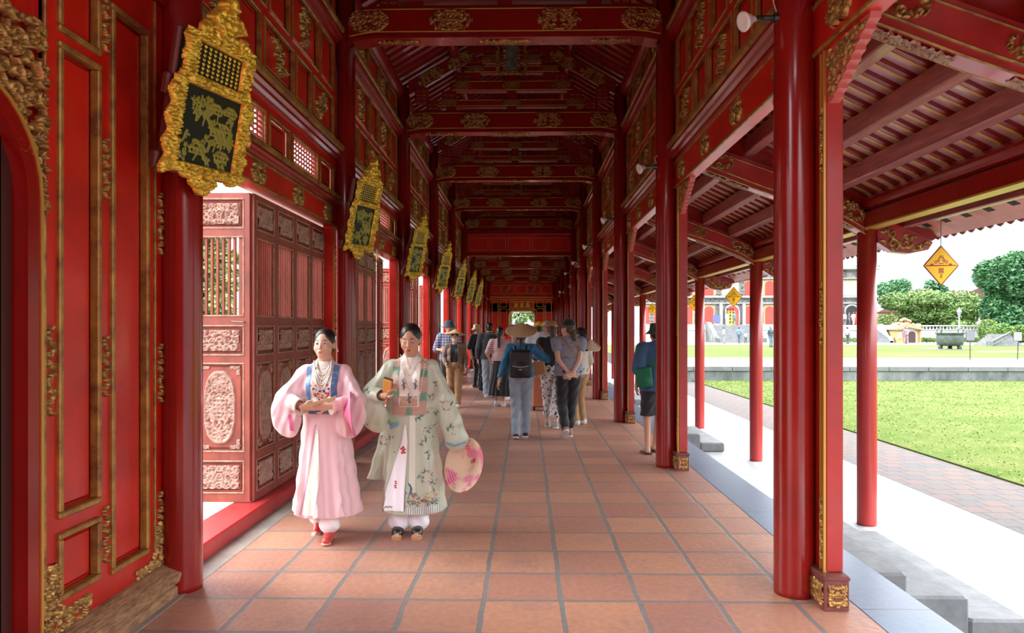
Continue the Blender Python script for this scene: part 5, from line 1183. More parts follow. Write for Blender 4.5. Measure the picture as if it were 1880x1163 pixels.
def dimg(*a): return A3(a)
# ============ woman in the pink gown
def fabric(name, col, rough=.5, sheen=.3, spots=None, spot_scale=22, thr=.25, var=.06, stripes=None):
    """plain cloth with optional scattered woven motifs (list of colours) or stripes (axis, scale, colour, width)"""
    m = bpy.data.materials.new(name); m.use_nodes = True; n, b = sock(m); L = n.links.new; b.inputs['Roughness'].default_value = rough; b.inputs['Sheen Weight'].default_value = sheen
    t = n.nodes.new('ShaderNodeTexCoord'); cur = n.nodes.new('ShaderNodeRGB'); cur.outputs[0].default_value = (*col, 1); cur = cur.outputs[0]
    def mix(f, c, cur):
        mx = n.nodes.new('ShaderNodeMixRGB'); L(f, mx.inputs[0]); L(cur, mx.inputs[1]); mx.inputs[2].default_value = (*c, 1); return mx.outputs[0]
    if stripes:
        for (ax, sc, c, wd) in stripes:
            sp = n.nodes.new('ShaderNodeSeparateXYZ'); L(t.outputs['Object'], sp.inputs[0]); a = n.nodes.new('ShaderNodeMath'); a.operation = 'MULTIPLY'; L(sp.outputs[ax], a.inputs[0]); a.inputs[1].default_value = sc
            f = n.nodes.new('ShaderNodeMath'); f.operation = 'FRACT'; L(a.outputs[0], f.inputs[0]); g = n.nodes.new('ShaderNodeMath'); g.operation = 'LESS_THAN'; L(f.outputs[0], g.inputs[0]); g.inputs[1].default_value = wd; cur = mix(g.outputs[0], c, cur)
    for i, c in enumerate(spots or []):
        v = n.nodes.new('ShaderNodeTexVoronoi'); v.inputs['Scale'].default_value = spot_scale * (1 + .35 * i); mp = n.nodes.new('ShaderNodeMapping'); mp.inputs['Location'].default_value = (3.1 * i, 1.7 * i, .9 * i); L(t.outputs['Object'], mp.inputs[0])
        nz = n.nodes.new('ShaderNodeTexNoise'); nz.inputs['Scale'].default_value = spot_scale * 3; L(mp.outputs[0], nz.inputs['Vector']); vm = n.nodes.new('ShaderNodeVectorMath'); vm.operation = 'MULTIPLY_ADD'; L(nz.outputs['Color'], vm.inputs[0]); vm.inputs[1].default_value = (.9 / spot_scale,) * 3; L(mp.outputs[0], vm.inputs[2]); L(vm.outputs[0], v.inputs['Vector'])
        g = n.nodes.new('ShaderNodeMath'); g.operation = 'LESS_THAN'; L(v.outputs['Distance'], g.inputs[0]); g.inputs[1].default_value = thr; cur = mix(g.outputs[0], c, cur)
    L(cur, b.inputs['Base Color']); nb = n.nodes.new('ShaderNodeTexNoise'); nb.inputs['Scale'].default_value = 9; L(t.outputs['Object'], nb.inputs['Vector']); bp = n.nodes.new('ShaderNodeBump'); bp.inputs['Strength'].default_value = .25; bp.inputs['Distance'].default_value = .03; L(nb.outputs['Fac'], bp.inputs['Height']); L(bp.outputs[0], b.inputs['Normal'])
    MATS[name] = m; return m
def folds(z0, z1, amp, n, cx=0., ph=0.):
    def dp(V):
        V = V.copy(); a = np.arctan2(V[:, 1], V[:, 0] - cx); f = np.clip((z1 - V[:, 2]) / (z1 - z0), 0, 1) ** 1.1; f = np.where(V[:, 2] > z1, 0, f); r = np.hypot(V[:, 0] - cx, V[:, 1]) + 1e-6
        m_ = np.clip((np.abs(V[:, 0]) - .12) / .05, 0, 1); ra = np.arctan2(V[:, 2] - 1.36, np.abs(V[:, 0]) - .10); q_ = np.hypot(V[:, 2] - 1.36, np.abs(V[:, 0]) - .10); V[:, 1] -= m_ * np.clip(q_ * 4 - .3, 0, 1) * .016 * (1 - np.abs(np.sin(ra * 7.5 + 2 * q_))) ** 1.6; V[:, 1] += m_ * (.004 * np.sin(V[:, 0] * 46 + V[:, 2] * 16) + .003 * np.sin(V[:, 0] * 90 - V[:, 2] * 30)); V[:, 0] += m_ * .004 * np.sin(V[:, 2] * 38 + V[:, 1] * 25); w = amp * f * (1.1 - 1.9 * np.abs(np.sin(n * .62 * a + ph + .8 * np.sin(V[:, 2] * 2.6))) ** .8 + .45 * np.sin(2.6 * n * a + 1 + V[:, 2] * 4)); V[:, 0] = cx + (V[:, 0] - cx) * (1 + w / r); V[:, 1] *= 1 + w / r; V[:, 2] += np.where(V[:, 2] < z0 + .1, .6 * w, 0); return V
    return dp
PINK = fabric('pink_silk', (.78, .52, .545), .38, .5); CREAM = fabric('cream_silk', (.80, .74, .62), .45); WHITE = fabric('white_cotton', (.85, .85, .87), .7)
SATIN = fabric('white_satin', (.84, .84, .88), .35)
f = Fig('woman in a pale pink gown walking, holding a folded fan before her waist', -1.50, 5.17, .10, 1.535, SKIN, hands=dict(L=(.065, -.215, 1.045), R=(-.115, -.235, 1.045)), poles=dict(L=(1.6, .2, -.8), R=(-1.6, .2, -.8)),
        feet=dict(L=(.055, -.10, .078, .05), R=(-.075, .15, .13, .55)), head=(-.02, .0, -.16), hd=dict(L=((-1, -.05, .10), (0, 1, -.3)), R=((.9, -.1, -.02), (.1, .7, .9)), Lt=1, Rt=1), curl=(.62, .5), h=.0045, shw=.150, shz=1.292)
f.face(); pw = f
f.hair('bun', h=.005)
S_ = SDF(); S_.cone(.20, 1.02, (.035, -.03), (.01, 0), (.265, .22), (.165, .125), .05).cone(1.0, 1.30, (0, 0), (0, .01), (.165, .125), (.185, .085), .05).cap((-.135, .01, 1.285), (.135, .01, 1.285), .064, k=.03).cap((-.05, .012, 1.325), (.05, .012, 1.325), .055, k=.03).cap((0, .01, 1.33), (0, .015, 1.40), .064, .056, k=.03)
for q in (1, -1): S_.ell((q * .068, -.078, 1.19), (.065, .055, .07), k=.04)
for n in 'LR':
    q = 1 if n == 'L' else -1; e = f.el[n]; wv = f.wr[n] + (f.el[n] - f.wr[n]) * .25
    S_.cap(f.sh[n], e, .050, .068, .03).cap(e, wv, .066, .050, .02).cap(f.sh[n] * .55 + e * .45 + A3((-q * .03, 0, -.05)), e * .9 + A3((-q * .02, .0, .06)), .05, .06, .03)
    S_.ell(e * .60 + wv * .40 + A3((q * .022, .0, -.12)), (.108, .045, .160), rotm(0, q * .25, 0), k=.03)
    d = f.wr[n] - f.el[n]; d /= np.linalg.norm(d); S_.cap(f.wr[n] + d * .02, f.wr[n] - d * .06, .046, .036, .008, True)
S_.cap((0, -.01, 1.42), (0, -.05, 1.56), .052, .07, .01, True)
gown = S_.build('gown', PINK, f.root, .007, folds(.2, 1.0, .018, 7, .03, .6)); bg = bvh(gown); R_ = f.root
D0 = (0, 1, 0)
def strip(name, m, pts0, pts1, bv=None, root=None, off=.005, nu=2, nv=30, y=-.8):
    """cloth strip between two polylines in (x, z) laid onto the front of the gown"""
    def lerp(P, t):
        t = t * (len(P) - 1); i = min(int(t), len(P) - 2); u = t - i; return (P[i][0] + (P[i + 1][0] - P[i][0]) * u, P[i][1] + (P[i + 1][1] - P[i][1]) * u)
    def fn(u, v): a, b = lerp(pts0, v), lerp(pts1, v); return (a[0] + (b[0] - a[0]) * u, y, a[1] + (b[1] - a[1]) * u)
    return drape(name, bv, m, root, nu, nv, fn, off)
BLUE = fabric('blue_brocade', (.07, .16, .33), .5, .2, spots=[(.45, .5, .6), (.02, .04, .18)], spot_scale=55, thr=.22)
EMB = fabric('white_embroidered_silk', (.82, .80, .74), .5, .2, spots=[(.55, .06, .05), (.06, .10, .25), (.60, .30, .10)], spot_scale=48, thr=.25)
strip('embroidered_bib', EMB, [(-.085, 1.35), (-.10, 1.07)], [(.085, 1.35), (.075, 1.07)], bg, R_, .004, 12, 20)
strip('blue_collar_band', BLUE, [(-.125, 1.33), (-.125, 1.02)], [(-.088, 1.36), (-.085, 1.02)], bg, R_, .007, 3, 20)
strip('blue_collar_band', BLUE, [(.078, 1.37), (.065, 1.02)], [(.125, 1.36), (.108, 1.02)], bg, R_, .007, 3, 20)
strip('blue_collar_band', BLUE, [(-.10, 1.018), (.09, 1.018)], [(-.10, .978), (.09, .978)], bg, R_, .009, 2, 12)
def onto0(bv, x, z, o):
    h_ = bv.ray_cast(Vector((x, -.8, z)), Vector(D0))[0]; return None if h_ is None else (h_[0], h_[1] - o, h_[2])
for nm_, c_, P_ in (('red_flower', (.60, .04, .03), ((-.05, 1.115), (.045, 1.115), (-.03, 1.13), (.03, 1.135), (0, 1.10), (-.055, 1.13), (.05, 1.135), (.04, 1.20), (-.04, 1.20))), ('navy_flower', (.04, .07, .2), ((-.015, 1.15), (.015, 1.15), (-.06, 1.17), (.055, 1.17), (-.02, 1.085), (.02, 1.085))), ('ochre_flower', (.55, .32, .08), ((0, 1.118), (-.03, 1.105), (.03, 1.105)))):
    mb = MB()
    for (x, z) in P_:
        h_ = onto0(bg, x, z, .008)
        if h_: mb.ell(h_, (.011, .004, .009), 7, 4)
    if mb.v: mb.build(nm_, mat(nm_ + '_thread', c_, .6), R_, True)
strip('cream_underskirt', CREAM, [(-.035, .88), (-.10, .45), (-.135, .22)], [(-.02, .88), (.0, .5), (-.03, .22)], bg, R_, .005, 6, 30)
strip('gown_seam', fabric('deeper_pink_silk', (.55, .26, .33), .4), [(-.045, .90), (-.11, .45), (-.15, .22)], [(-.035, .90), (-.10, .45), (-.137, .22)], bg, R_, .008, 2, 30)
strip('stand_collar', CREAM, [(-.05, 1.392), (-.03, 1.34)], [(.05, 1.392), (.03, 1.34)], bg, R_, .006, 6, 6)
hit = bg.ray_cast(Vector((-.03, -.8, .86)), Vector(D0))[0]
if hit: MB().ell(hit, (.014, .010, .014), 10, 6).ell((hit[0], hit[1] - .004, hit[2] - .02), (.010, .008, .012), 10, 6).build('pearl_button', WHT, R_, True)
hit = bg.ray_cast(Vector((-.08, -.8, .40)), Vector(D0))[0]
if hit: MB().ell(hit, (.010, .006, .010), 10, 6).build('pearl_button', WHT, R_, True)
PEARL = mat('pearl_white', (.68, .62, .52), .3, coat=.4)
for i, (wd, z1) in enumerate(((.05, 1.24), (.058, 1.20), (.066, 1.165), (.052, 1.275))):
    pts = []
    for q in range(21):
        t = q / 20; x = -wd + 2 * wd * t; z = 1.385 - (1.385 - z1) * math.sin(PI * t) ** .55; ht = bg.ray_cast(Vector((x, -.8, z)), Vector(D0))[0]
        pts.append(Vector((x, (ht[1] if ht else -.06) - .010, z)))
    MB().tube(pts, .0075, 6).build('bead_necklace', PEARL, R_, True)
# hair flower with dangling beads
X = lambda p: Vector(f.HT(p))
fl = MB()
for q in range(5): a = q * 2 * PI / 5; fl.ell(X((.092, -.005, 1.555)) + Vector((.004, -.012 * math.cos(a), .012 * math.sin(a))) + Vector((0, -.008, 0)), (.006, .009, .009), 8, 5)
fl.build('hair_flower', PEARL, R_, True)
MB().tube([X((.094, -.012, 1.545)), X((.100, -.012, 1.50)), X((.112, -.014, 1.46))], .0028, 5).ell(X((.114, -.014, 1.455)), (.005, .005, .006), 8, 5).ell(X((.104, -.014, 1.475)), (.004, .004, .005), 8, 5).build('dangling_beads', PEARL, R_, True)
f.pants('trousers', WHITE, .13, .006, .045, top=.36)
REDS = fabric('red_embroidered_satin', (.50, .02, .015), .4, .1, spots=[(.6, .5, .5)], spot_scale=70, thr=.22); f.shoes(REDS, None, 'slipper')
MB().tube([f.wr['R'] + A3((-.01, 0, 0)) + A3((0, .026 * math.cos(q * PI / 6), .026 * math.sin(q * PI / 6))) for q in range(13)], .005, 6, False).build('bangle', PEARL, R_, True)
for n in 'LR':
    d = f.wr[n] - f.el[n]; d /= np.linalg.norm(d); w0 = f.wr[n] - d * .045
    MB().tube([w0, w0 + d * .03], [.058, .070], 18, False).tube([w0 + d * .001, w0 + d * .028], [.054, .066], 18, False).tube([w0 + d * .028, w0 + d * .032], [.072, .066], 18, False).build('sleeve_lining', CREAM, R_, True)
strip('pink_tassel', fabric('hot_pink_silk', (.62, .10, .24), .5), [(-.235, .98), (-.225, .86)], [(-.215, .98), (-.195, .86)], bg, R_, .006, 2, 6)
def world_of(fig, p): return fig.root.matrix_basis @ Vector(p) if False else (Matrix.Translation(fig.root.location) @ Euler(fig.root.rotation_euler).to_matrix().to_4x4() @ Matrix.Diagonal((fig.k, fig.k, fig.k, 1))) @ Vector(p)
t = MB(); t.prism([(-.135, -.012), (.12, -.010), (.135, .010), (-.13, .006)], -.012, .012, 'y')
for i in range(5): t.prism([(-.10, -.012 + .0), (.12, -.012), (.13, .008), (-.10, .004)], -.010 + i * .004, -.0085 + i * .004, 'y')
o = t.build('folded_fan', mat('pale_wood_fan', (.55, .36, .20), .6), None, False, world_of(f, (.0, -.262, 1.085)), (0, -.22, .1)); tag(o, 'folded cream fan held by the woman in pink', 'fan')
PKH = mat('pink_hat_lacquer', (.72, .16, .30), .35, coat=.3, var=.15, vscale=10)
o = cone_hat(None, PKH, .165, .07); o.location = world_of(f, (.245, -.215, .985)); o.rotation_euler = (0, math.radians(-96), math.radians(10)); tag(o, 'pink conical hat held under the arm of the woman in pink', 'hat')
# ============ woman in the green gown
SAGE = fabric('sage_brocade', (.47, .52, .39), .33, .4, spots=[(.03, .13, .12), (.62, .34, .24)], spot_scale=9.5, thr=.10)
g = Fig('woman in a sage green embroidered gown looking down at a card', -.87, 5.28, .06, 1.575, SKIN2, hands=dict(L=(.335, -.06, .80), R=(-.165, -.24, 1.09)), poles=dict(L=(1, .35, 0), R=(-1.2, .3, -1)),
        feet=dict(L=(.055, -.02, .085, .03), R=(-.095, -.02, .085, .06)), head=(.22, .0, -.10), hd=dict(R=((.35, -.4, .55), (.7, .3, -.3)), L=((.35, -.3, -1), (-.7, -.7, 0)), Rt=-1), curl=(.8, .75), h=.0045, shw=.155, shz=1.292)
g.face(LIP, closed=True); g.hair('bun', h=.005)
R_ = g.root
S_ = SDF(); S_.cone(.19, 1.02, (.02, -.02), (.0, 0), (.25, .205), (.17, .13), .05).cone(1.0, 1.30, (0, 0), (0, .01), (.17, .13), (.19, .088), .05).cap((-.14, .01, 1.285), (.14, .01, 1.285), .064, k=.03).cap((-.05, .012, 1.325), (.05, .012, 1.325), .056, k=.03).cap((0, .01, 1.33), (0, .015, 1.40), .066, .058, k=.03)
for q in (1, -1): S_.ell((q * .068, -.08, 1.19), (.065, .055, .07), k=.04)
S_.cone(.40, 1.0, (-.27, .10), (-.10, .05), (.10, .05), (.08, .06), .06)
e, wv = g.el['R'], g.wr['R'] + (g.el['R'] - g.wr['R']) * .28
S_.cap(g.sh['R'], e, .052, .072, .03).cap(e, wv, .068, .052, .02).ell(e * .55 + wv * .45 + A3((-.015, 0, -.13)), (.105, .05, .165), rotm(0, -.35, 0), k=.03)
d = g.wr['R'] - g.el['R']; d /= np.linalg.norm(d); S_.cap(g.wr['R'] + d * .02, g.wr['R'] - d * .07, .052, .04, .008, True)
e, wv = g.el['L'], g.wr['L']
S_.cap(g.sh['L'], e, .052, .075, .03).cap(e, wv + A3((.03, -.02, -.085)), .075, .088, .03).ell((e + wv) / 2 + A3((.0, .02, -.05)), (.085, .055, .17), rotm(0, -.35, 0), k=.03)
S_.cap((0, -.01, 1.42), (0, -.06, 1.56), .052, .072, .01, True)
gn = S_.build('gown', SAGE, R_, .007, folds(.2, 1.0, .016, 6, .0, 2.2)); bg = bvh(gn)
BAND = fabric('dusty_rose_band', (.48, .30, .23), .5, .2); GRN = fabric('green_embroidery', (.12, .27, .16), .5, .2, spots=[(.6, .62, .6)], spot_scale=60, thr=.22)
EM2 = fabric('pale_embroidered_silk', (.76, .72, .64), .5, .2, spots=[(.08, .10, .16)], spot_scale=30, thr=.13); EM3 = fabric('orange_embroidery', (.50, .28, .15), .6, .1, spots=[(.10, .13, .18), (.55, .5, .42)], spot_scale=60, thr=.28)
strip('pale_bib', EM2, [(-.085, 1.37), (-.085, .99)], [(.085, 1.37), (.07, .99)], bg, R_, .004, 12, 24)
strip('rose_collar_band', BAND, [(-.135, 1.345), (-.14, .955)], [(-.085, 1.375), (-.085, .955)], bg, R_, .007, 4, 24)
strip('rose_collar_band', BAND, [(.080, 1.375), (.070, .955)], [(.135, 1.345), (.125, .955)], bg, R_, .007, 4, 24)
strip('rose_collar_band', BAND, [(-.14, .995), (.125, .995)], [(-.14, .935), (.125, .935)], bg, R_, .009, 4, 20)
for (x, z) in ((-.11, 1.27), (.108, 1.25), (-.115, 1.10), (.10, 1.07), (-.005, .962)): strip('green_blossom_patch', GRN, [(x - .024, z + .030), (x - .024, z - .030)], [(x + .024, z + .030), (x + .024, z - .030)], bg, R_, .011, 4, 4)
strip('embroidered_medallion', EM3, [(-.07, 1.075), (-.075, 1.0)], [(.055, 1.075), (.06, 1.0)], bg, R_, .007, 8, 8)
def onto(bv, x, z, o=.004):
    h_ = bv.ray_cast(Vector((x, -.8, z)), Vector(D0))[0]; return None if h_ is None else Vector((h_[0], h_[1] - o, h_[2]))
def stroke(name, m, bv, root, lines, r=.0035, o=.012):
    mb = MB()
    for L_ in lines:
        P_ = [p_ for p_ in (onto(bv, *q_, o) for q_ in L_) if p_ is not None]
        if len(P_) > 1: mb.tube(P_, [r] * (len(P_) - 1) + [r * .4], 5)
    if mb.v: mb.build(name, m, root)
def dots(name, m, bv, root, pts, r=.006, o=.006):
    mb = MB()
    for (x, z) in pts:
        p_ = onto(bv, x, z, o)
        if p_ is not None: mb.ell(p_, (r, r * .45, r * .8), 7, 4)
    if mb.v: mb.build(name, m, root, True)
SLT = mat('slate_thread', (.08, .10, .14), .7); TEALT = mat('teal_thread', (.02, .14, .13), .7); APR = mat('apricot_thread', (.55, .28, .18), .6)
for (x, z, s_) in ((-.045, 1.17, 1), (.045, 1.165, -1), (-.005, 1.06, 1)):
    stroke('heron_motif', SLT, bg, R_, [[(x, z - .035), (x + .004 * s_, z), (x - .006 * s_, z + .03), (x + .004 * s_, z + .045)], [(x, z), (x + .02 * s_, z + .012)], [(x, z - .004), (x - .018 * s_, z - .016)], [(x + .004, z - .02), (x + .014 * s_, z - .034)]], .0045)
RB = random.Random(4)
for i in range(20):
    x = RB.choice((-1, 1)) * RB.uniform(.13, .36) if i % 2 else RB.uniform(.04, .2); z = RB.uniform(.75, 1.28) if i % 2 else RB.uniform(.42, .95); a_ = RB.uniform(0, 3)
    c_, s_ = math.cos(a_), math.sin(a_); q = lambda u, v: (x + c_ * u - s_ * v, z + s_ * u + c_ * v)
    stroke('swallow_motif', TEALT, bg, R_, [[q(-.02, .008), q(0, 0), q(.02, .010)], [q(0, .012), q(.002, -.02)], [q(-.004, -.02), q(-.008, -.032)], [q(.004, -.02), q(.010, -.030)]], .003, .004)
strip('crossed_collar', CREAM, [(-.070, 1.40), (-.012, 1.24)], [(-.045, 1.40), (.010, 1.24)], bg, R_, .009, 3, 14)
strip('crossed_collar', CREAM, [(.045, 1.40), (-.012, 1.24)], [(.070, 1.40), (.010, 1.24)], bg, R_, .011, 3, 14)
strip('front_seam', fabric('pale_sage_silk', (.68, .70, .58), .4), [(.0, .93), (.0, .3)], [(.045, .93), (.05, .3)], bg, R_, .005, 3, 30)
strip('satin_underdress', SATIN, [(-.035, .86), (-.055, .74), (-.115, .56), (-.17, .38), (-.205, .22)], [(-.025, .86), (-.012, .74), (-.018, .56), (-.03, .38), (-.035, .22)], bg, R_, .014, 14, 44)
dots('red_blossom', mat('red_thread', (.50, .015, .02), .6), bg, R_, [(-.045 + dx, .67 + dz) for dx, dz in ((0, 0), (.012, .012), (-.012, .014), (.002, .026), (.013, -.012), (-.006, -.016))], .010, .020)
dots('red_blossom', MATS['red_thread'], bg, R_, [(-.10, .44), (-.098, .425), (-.104, .408), (-.10, .395)], .008, .020)
dots('hem_blossom', mat('plum_thread', (.15, .03, .06), .6), bg, R_, [(-.19 + .012 * i, .252 - .005 * (i % 2)) for i in range(6)], .006, .018)
HEM1 = fabric('striped_hem', (.60, .60, .56), .5, .2, stripes=[(0, 62, (.10, .16, .17), .3)]); HEM2 = fabric('flowered_border', (.46, .47, .38), .5, .2, spots=[(.62, .28, .08), (.03, .20, .17), (.05, .10, .20)], spot_scale=26, thr=.30)
strip('striped_hem', HEM1, [(-.02, .255), (-.02, .20)], [(.23, .255), (.23, .20)], bg, R_, .007, 16, 4)
strip('flowered_border', HEM2, [(-.02, .37), (-.02, .255)], [(.23, .30), (.23, .255)], bg, R_, .007, 16, 8)
stroke('wave_motif', mat('blue_thread', (.06, .16, .24), .6), bg, R_, [[(.0, .43), (.015, .40), (.012, .36), (-.008, .31)], [(.01, .42), (.024, .385), (.018, .34)], [(.03, .33), (.05, .35), (.07, .33)]], .005, .010)
dots('hem_blossom', mat('orange_thread', (.70, .30, .08), .6), bg, R_, [(.02 + .19 * RB.random(), .27 + .09 * RB.random()) for _ in range(26)], .008, .010)
for i in range(9): cx, cz = .015 + .024 * i, .275 + .03 * RB.random(); stroke('scroll_motif', TEALT, bg, R_, [[(cx + .011 * math.cos(t_ * .8), cz + .011 * math.sin(t_ * .8)) for t_ in range(8)]], .0028, .011)
for (wx, wz, wr_) in ((.15, .80, .045), (.13, .47, .045), (-.22, .72, .035), (.28, 1.0, .035)):
    dots('wreath_motif', APR, bg, R_, [(wx + wr_ * math.cos(q * .48), wz + wr_ * math.sin(q * .48)) for q in range(13)], .0055, .003)
    stroke('wreath_leaf', TEALT, bg, R_, [[(wx + wr_ * .8 * math.cos(t_), wz + wr_ * .8 * math.sin(t_)), (wx + wr_ * 1.25 * math.cos(t_ + .2), wz + wr_ * 1.25 * math.sin(t_ + .2))] for t_ in (.3, 2.2, 3.9, 5.2)], .003, .004)
strip('cuff_band', fabric('pale_green_band', (.40, .55, .33), .5), [(-.30, .90), (-.20, .875), (-.10, .93)], [(-.29, .875), (-.20, .848), (-.09, .90)], bg, R_, .006, 3, 16)
strip('cuff_band', fabric('sky_blue_band', (.16, .36, .46), .5), [(-.16, .865), (-.08, .885)], [(-.15, .82), (-.08, .85)], bg, R_, .006, 3, 10)
strip('cuff_band', MATS['sky_blue_band'], [(.25, .735), (.34, .712), (.43, .735)], [(.25, .715), (.34, .692), (.43, .715)], bg, R_, .008, 3, 14)
pts = []
for q in range(33):
    t_ = q / 32; x = -.075 + .19 * t_ + .02 * math.sin(PI * t_); z = 1.385 - (.33) * math.sin(PI * t_ ** 1.1) ** .7; ht = bg.ray_cast(Vector((x, -.8, z)), Vector(D0))[0]; pts.append(Vector((x, (ht[1] if ht else -.06) - .013, z)))
mb = MB()
for i in range(len(pts) - 1):
    for u in (0, .5): mb.ell(pts[i].lerp(pts[i + 1], u), (.0058,) * 3, 6, 4)
mb.build('bead_necklace', PEARL, R_, True)
g.pants('trousers', SATIN, .10, .006, .05, top=.36)
SOLE = mat('clog_wood', (.42, .20, .08), .5)
for n in 'LR':
    a = g.an[n]; p = g.toe[n]; f_ = A3((0, -math.cos(p), -math.sin(p))); up = A3((0, -math.sin(p), math.cos(p))); RR = np.stack([A3((1, 0, 0)), -f_, up], 1)
    so = SDF().cap(a - f_ * .03 - up * .078, a + f_ * .15 - up * .076, .040, .042, .01).box(a - up * (.060 - .3), (.5, .5, .3), RR, 0, .001, True).box(a - up * (.092 + .3), (.5, .5, .3), RR, 0, .001, True).cap(a - f_ * .03 - up * .09, a - f_ * .03 - up * .085, .02, .03, .01).build('clog_sole', SOLE, R_, .005)
    SDF().cap(a + f_ * .07 - up * .045, a + f_ * .11 - up * .05, .046, .043, .01).box(a - up * (.066 + .3), (.5, .5, .3), RR, 0, .001, True).build('black_strap', DARK, so, .005)
o = MB().box(-.035, .035, -.008, .008, -.05, .05, .004).build('card_case', mat('amber_card', (.62, .27, .05), .4), None, False, world_of(g, (-.145, -.30, 1.165)), (.25, .25, -.35)); MB().box(-.040, .036, .008, .014, -.052, .062, .003).build('dark_cover', mat('dark_cover', (.06, .05, .04), .4), o); tag(o, 'small amber card case with dark cover in the right hand of the woman in green', 'card case')
# painted conical hat hanging from her left hand
def hat_mat():
    m = bpy.data.materials.new('painted_straw'); m.use_nodes = True; n, b = sock(m); L = n.links.new; b.inputs['Roughness'].default_value = .6
    t = n.nodes.new('ShaderNodeTexCoord'); z = n.nodes.new('ShaderNodeTexNoise'); z.inputs['Scale'].default_value = 7; L(t.outputs['Object'], z.inputs['Vector'])
    r = n.nodes.new('ShaderNodeValToRGB'); r.color_ramp.elements[0].position = .50; r.color_ramp.elements[0].color = (.80, .60, .40, 1); r.color_ramp.elements[1].position = .60; r.color_ramp.elements[1].color = (.80, .10, .30, 1); L(z.outputs['Fac'], r.inputs[0])
    sp = n.nodes.new('ShaderNodeSeparateXYZ'); L(t.outputs['Object'], sp.inputs[0]); a = n.nodes.new('ShaderNodeMath'); a.operation = 'MULTIPLY'; L(sp.outputs[2], a.inputs[0]); a.inputs[1].default_value = 130
    f_ = n.nodes.new('ShaderNodeMath'); f_.operation = 'FRACT'; L(a.outputs[0], f_.inputs[0]); q = n.nodes.new('ShaderNodeMath'); q.operation = 'GREATER_THAN'; L(f_.outputs[0], q.inputs[0]); q.inputs[1].default_value = .72
    mx = n.nodes.new('ShaderNodeMixRGB'); L(q.outputs[0], mx.inputs[0]); L(r.outputs[0], mx.inputs[1]); mx.inputs[2].default_value = (.72, .62, .50, 1); L(mx.outputs[0], b.inputs['Base Color']); return m
o = cone_hat(None, hat_mat(), .205, .11); o.location = world_of(g, (.405, -.10, .545)); o.rotation_euler = Euler((math.radians(-108), math.radians(-14), math.radians(-38))); tag(o, 'painted conical hat hanging low from the left hand of the woman in green', 'hat')
for q in range(3): MB().ell((.075 - q * .02, -.03, .040 + q * .009), (.013, .018, .004), 8, 5).build('painted_flower', [LIP, MATS['hot_pink_silk'], GRN][q], o)
# ============ the crowd
DEN = fabric('pale_denim', (.30, .38, .45), .8); BLK = fabric('black_cloth', (.012, .012, .015), .8); STRAWM = fabric('straw_weave', (.62, .43, .24), .7, .0, stripes=[(2, 110, (.52, .35, .19), .35)])
SNK = cm('white_sneaker', (.6, .6, .58)); SNB = cm('black_sneaker', (.03, .03, .035)); BRN = mat('tan_leather', (.36, .17, .07), .45)
def strap(fig, m, p0, p1, back=True, wd=.014, name='strap'):
    o = [c for c in fig.root.children if c.name.startswith(('shirt', 'jacket'))][0]; bv = bvh(o); s_ = 1 if back else -1
    return drape(name, bv, m, fig.root, 2, 24, lambda u, v: (p0[0] + (p1[0] - p0[0]) * v + (u - .5) * 2 * wd, s_ * .8, p0[1] + (p1[1] - p0[1]) * v), .008, (0, -s_, 0))
def bag(name, fig, p, dims, m, label, rot=(0, 0, 0), parts=None):
    S_ = SDF().box((0, 0, 0), (dims[0] - .02, dims[1] - .015, dims[2] - .02), None, .02, .01).ell((0, 0, -dims[2] * .45), (dims[0] * 1.02, dims[1] * 1.15, dims[2] * .5), k=.03)
    o = S_.build(name, m, None, .008); o.location = world_of(fig, p); o.rotation_euler = (rot[0], rot[1], rot[2] + fig.root.rotation_euler[2]); tag(o, label, 'bag'); return o
# 3 woman in conical hat and face mask walking towards us
p = Fig('masked woman in conical straw hat, brown jacket and tan trousers', -1.40, 13.7, .0, 1.46, SKIN, hands=dict(L=(.24, -.08, .86), R=(-.19, -.14, .95)), feet=dict(L=(.08, -.14, .075, 0), R=(-.08, .14, .11, .4)))
p.hair('lowtail'); p.face(); p.top('blouse', cm('dark_teal_knit', (.03, .05, .055)), 0, .95, .008); p.conical(STRAWM, -.12, .225, .12)
S_ = SDF(); p.torso(S_, .024); S_.cone(.86, 1.1, (0, 0), (0, 0), (.185, .135), (.165, .12), .03)
for n in 'LR': S_.cap(p.sh[n], p.el[n], .062, .052, .03).cap(p.el[n], p.wr[n], .052, .044, .01)
S_.box((0, -.19, 1.1), (.062, .13, .5), rotm(0, 0, 0), .01, .01, True).cap((0, 0, 1.40), (0, -.02, 1.55), .07, .09, .01, True).box((0, 0, .56), (.5, .5, .3), None, 0, .003, True)
S_.build('jacket', cm('brown_jacket', (.20, .13, .10)), p.root, .009); p.pants('trousers', cm('tan_cotton', (.36, .21, .10)), .12, .03, .035); p.shoes(SNK)
mk = SDF().ell(p.HT((0, -.062, 1.462)), (.055, .048, .045), p.hr).build('face_mask', WHT, p.root, .006)
strap(p, cm('plum_strap', (.10, .03, .06)), (.09, 1.32), (-.14, .98), False)
# 4 man in bucket hat and checked shirt behind her
CHK = fabric('blue_checked_cotton', (.22, .25, .38), .8, .1, stripes=[(0, 18, (.05, .06, .16), .4), (2, 18, (.40, .40, .45), .25)])
p = Fig('man in blue checked shirt and dark bucket hat behind the masked woman', -1.63, 14.7, .15, 1.68, SKIN, hands=dict(R=(-.17, -.22, 1.06), L=(.22, -.06, .85)), fem=False, shw=.18)
p.hair('short'); p.face(); p.top('shirt', CHK, .5, .84, .02, .02); p.pants('trousers', BLK, .1); p.shoes(SNB); p.cap(cm('slate_canvas', (.05, .07, .10)), bucket=True)
